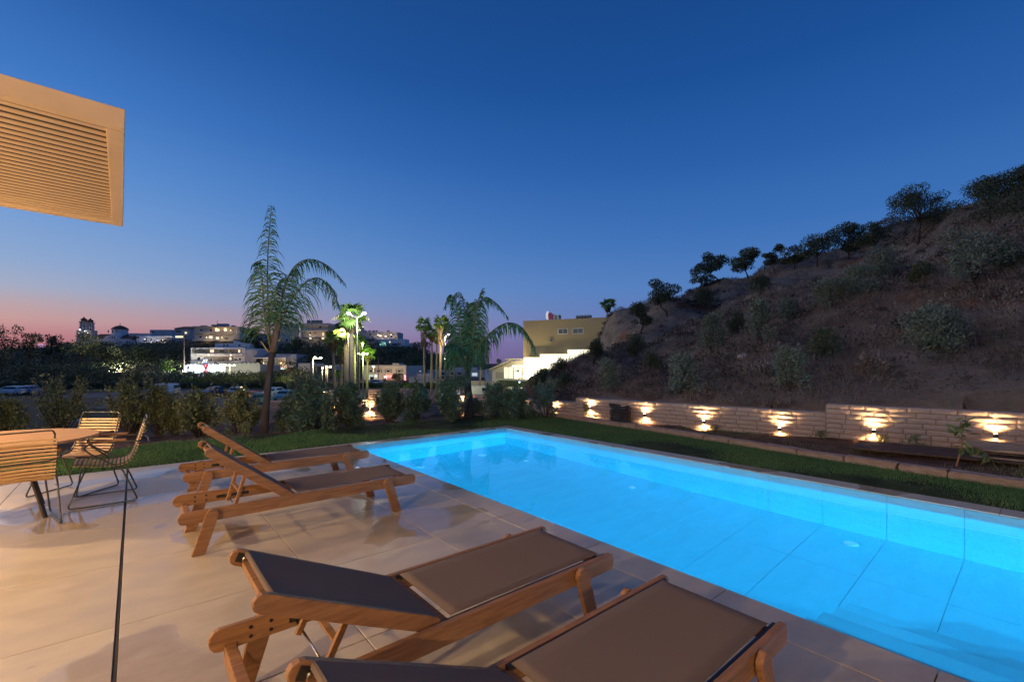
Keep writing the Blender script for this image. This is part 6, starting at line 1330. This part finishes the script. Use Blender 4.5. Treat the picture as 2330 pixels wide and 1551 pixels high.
# ------------------------------------------------------------------ town trees, hedges
TT = [(-10, 45, 738, 812, 170, 't', 'feathery tall tree at the left edge of the skyline', M_DKLEAF), (45, 92, 752, 820, 175, 't', 'tree with drooping crown second from the left on the skyline', M_DKLEAF), (95, 130, 758, 815, 190, 't', 'small ragged skyline tree left of the belfries', M_DKLEAF), (118, 160, 762, 825, 195, 't', 'dark rounded skyline tree left of the belfries', M_DKLEAF),
      (150, 215, 752, 832, 185, 't', 'large bushy tree standing below the belfries', M_MIDLEAF), (205, 262, 776, 838, 190, 't', 'dark tree in front of the church wall', M_DKLEAF), (255, 320, 784, 838, 190, 't', 'broad tree below the church apse', M_DKLEAF), (315, 372, 790, 845, 195, 't', 'tree below the long white house', M_DKLEAF), (365, 420, 790, 845, 200, 't', 'dark tree left of the white balconies', M_DKLEAF), (-60, 30, 790, 870, 110, 'b', 'large dark bush mass at the left edge', M_DKLEAF), (20, 100, 818, 872, 105, 'b', 'dark rounded bush left of the round trees', M_DKLEAF), (85, 165, 828, 875, 110, 'b', 'dark green bush behind the broad twiggy shrub', M_DKLEAF), (150, 215, 832, 876, 112, 'b', 'low dark bush between the two round trees', M_DKLEAF),
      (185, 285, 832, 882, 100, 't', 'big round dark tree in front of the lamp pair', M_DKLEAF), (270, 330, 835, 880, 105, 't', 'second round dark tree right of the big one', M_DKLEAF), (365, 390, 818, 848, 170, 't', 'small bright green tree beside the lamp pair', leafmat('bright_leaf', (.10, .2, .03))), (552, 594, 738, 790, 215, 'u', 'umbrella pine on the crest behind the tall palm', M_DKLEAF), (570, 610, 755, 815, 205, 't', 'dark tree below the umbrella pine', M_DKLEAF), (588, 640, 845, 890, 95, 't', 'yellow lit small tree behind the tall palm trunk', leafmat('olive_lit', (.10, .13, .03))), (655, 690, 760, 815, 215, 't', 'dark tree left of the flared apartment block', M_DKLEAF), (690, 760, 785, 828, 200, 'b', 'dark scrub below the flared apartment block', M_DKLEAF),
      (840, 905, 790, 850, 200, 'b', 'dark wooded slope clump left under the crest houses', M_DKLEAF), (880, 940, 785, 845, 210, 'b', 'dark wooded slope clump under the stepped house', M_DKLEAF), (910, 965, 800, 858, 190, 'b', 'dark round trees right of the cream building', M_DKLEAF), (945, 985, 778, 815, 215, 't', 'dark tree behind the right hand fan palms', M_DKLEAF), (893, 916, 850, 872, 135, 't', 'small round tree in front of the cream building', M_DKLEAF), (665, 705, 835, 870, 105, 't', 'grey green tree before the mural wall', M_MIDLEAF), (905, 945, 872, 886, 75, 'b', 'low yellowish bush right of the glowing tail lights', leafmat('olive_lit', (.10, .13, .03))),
      (1190, 1250, 845, 895, 46, 'b', 'leafy bush mass just before the bright shop wall', M_MIDLEAF), (1125, 1165, 868, 892, 60, 'b', 'low hedge bush before the pavilion terrace', M_MIDLEAF)]
for i, (u0, u1, vt, vb, d, k, lab, m) in enumerate(TT):
    rng = np.random.default_rng(800 + i); um = (u0 + u1) / 2; p = Q(um, vb, d); H = (vb - vt) / FPX * d; W2 = (u1 - u0) / FPX * d; g_ = gz1(p.x, p.y)
    lf = d * .0036; nl = int(min(2600, 1.3 * (W2 * H) / (lf * lf * .4) + 300))
    if g_ < p.z - .3: H += p.z - g_; p.z = g_
    tr_ = .3 if k == 't' else .55
    if k == 'b': bush('tree_clump' if H > 3 else 'hedge_bush', lab, 'trees' if H > 3 else 'bush', p, H, W2 * 1.15, m, rng, nl, lf, 6, 'trees and bushes in the valley', elong=.6)
    else: tree('umbrella_pine' if k == 'u' else 'town_tree', lab, 'tree', p, H, W2 * 1.12, m, rng, tr_, 11, nl, lf, (0, 0), 'trees and bushes in the valley', 1.0 if k == 't' else .45, trunk_r=H * .02, elong=.6)
def band(name, l0, l1, d0, d1, h, n, m, seed, leaf):
    r = np.random.default_rng(seed); L = r.uniform(l0, l1, n); D = r.uniform(d0, d1, n); X = L * CA + D * SA; Y = D * CA - L * SA
    hh = h * (.75 + .25 * np.sin(L * 1.3) * np.sin(D * .9)); C = np.stack([X, Y, gz(X, Y) + r.uniform(0, 1, n) ** .6 * hh], 1)
    V, F = leafcloud(C, r.normal(size=(n, 3)) + [0, 0, .3], leaf, leaf * .55, r); o = npobj(name, V, F, m); o['kind'] = 'stuff'; return o
band('hedge', -110, -33, 96, 99, 1.5, 26000, M_DKLEAF, 1, .34); band('hedge', -33, 3, 96, 99, 1.4, 12000, leafmat('hedge_leaf', (.05, .09, .02)), 2, .32)
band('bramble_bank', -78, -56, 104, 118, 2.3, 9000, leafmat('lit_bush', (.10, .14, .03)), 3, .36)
band('valley_scrub', -140, -60, 115, 170, 3.0, 16000, M_DKLEAF, 4, .6); band('hill_wood', -250, -40, 176, 236, 3.2, 26000, M_DKLEAF, 5, .8); band('hill_wood', -60, 0, 176, 240, 3.0, 12000, M_DKLEAF, 6, .8)
# soil mounds by the station
for i, (u, lab) in enumerate([(425, 'dark soil mound left of the station sign'), (478, 'dark soil mound under the station sign')]):
    p = Q(u, 866, 130); o = bpy.data.objects.new('soil_mound', bpy.data.meshes['rock'] ); link(o); o.location = (p.x, p.y, -4); o.scale = (5, 3, 1.9 if i else 1.4); tag(o, lab, 'soil mound', 'soil mounds beside the station')
for o in SC.objects:
    if o.name.startswith('soil_mound'): o.data = o.data.copy(); o.data.materials.clear(); o.data.materials.append(M_BED)
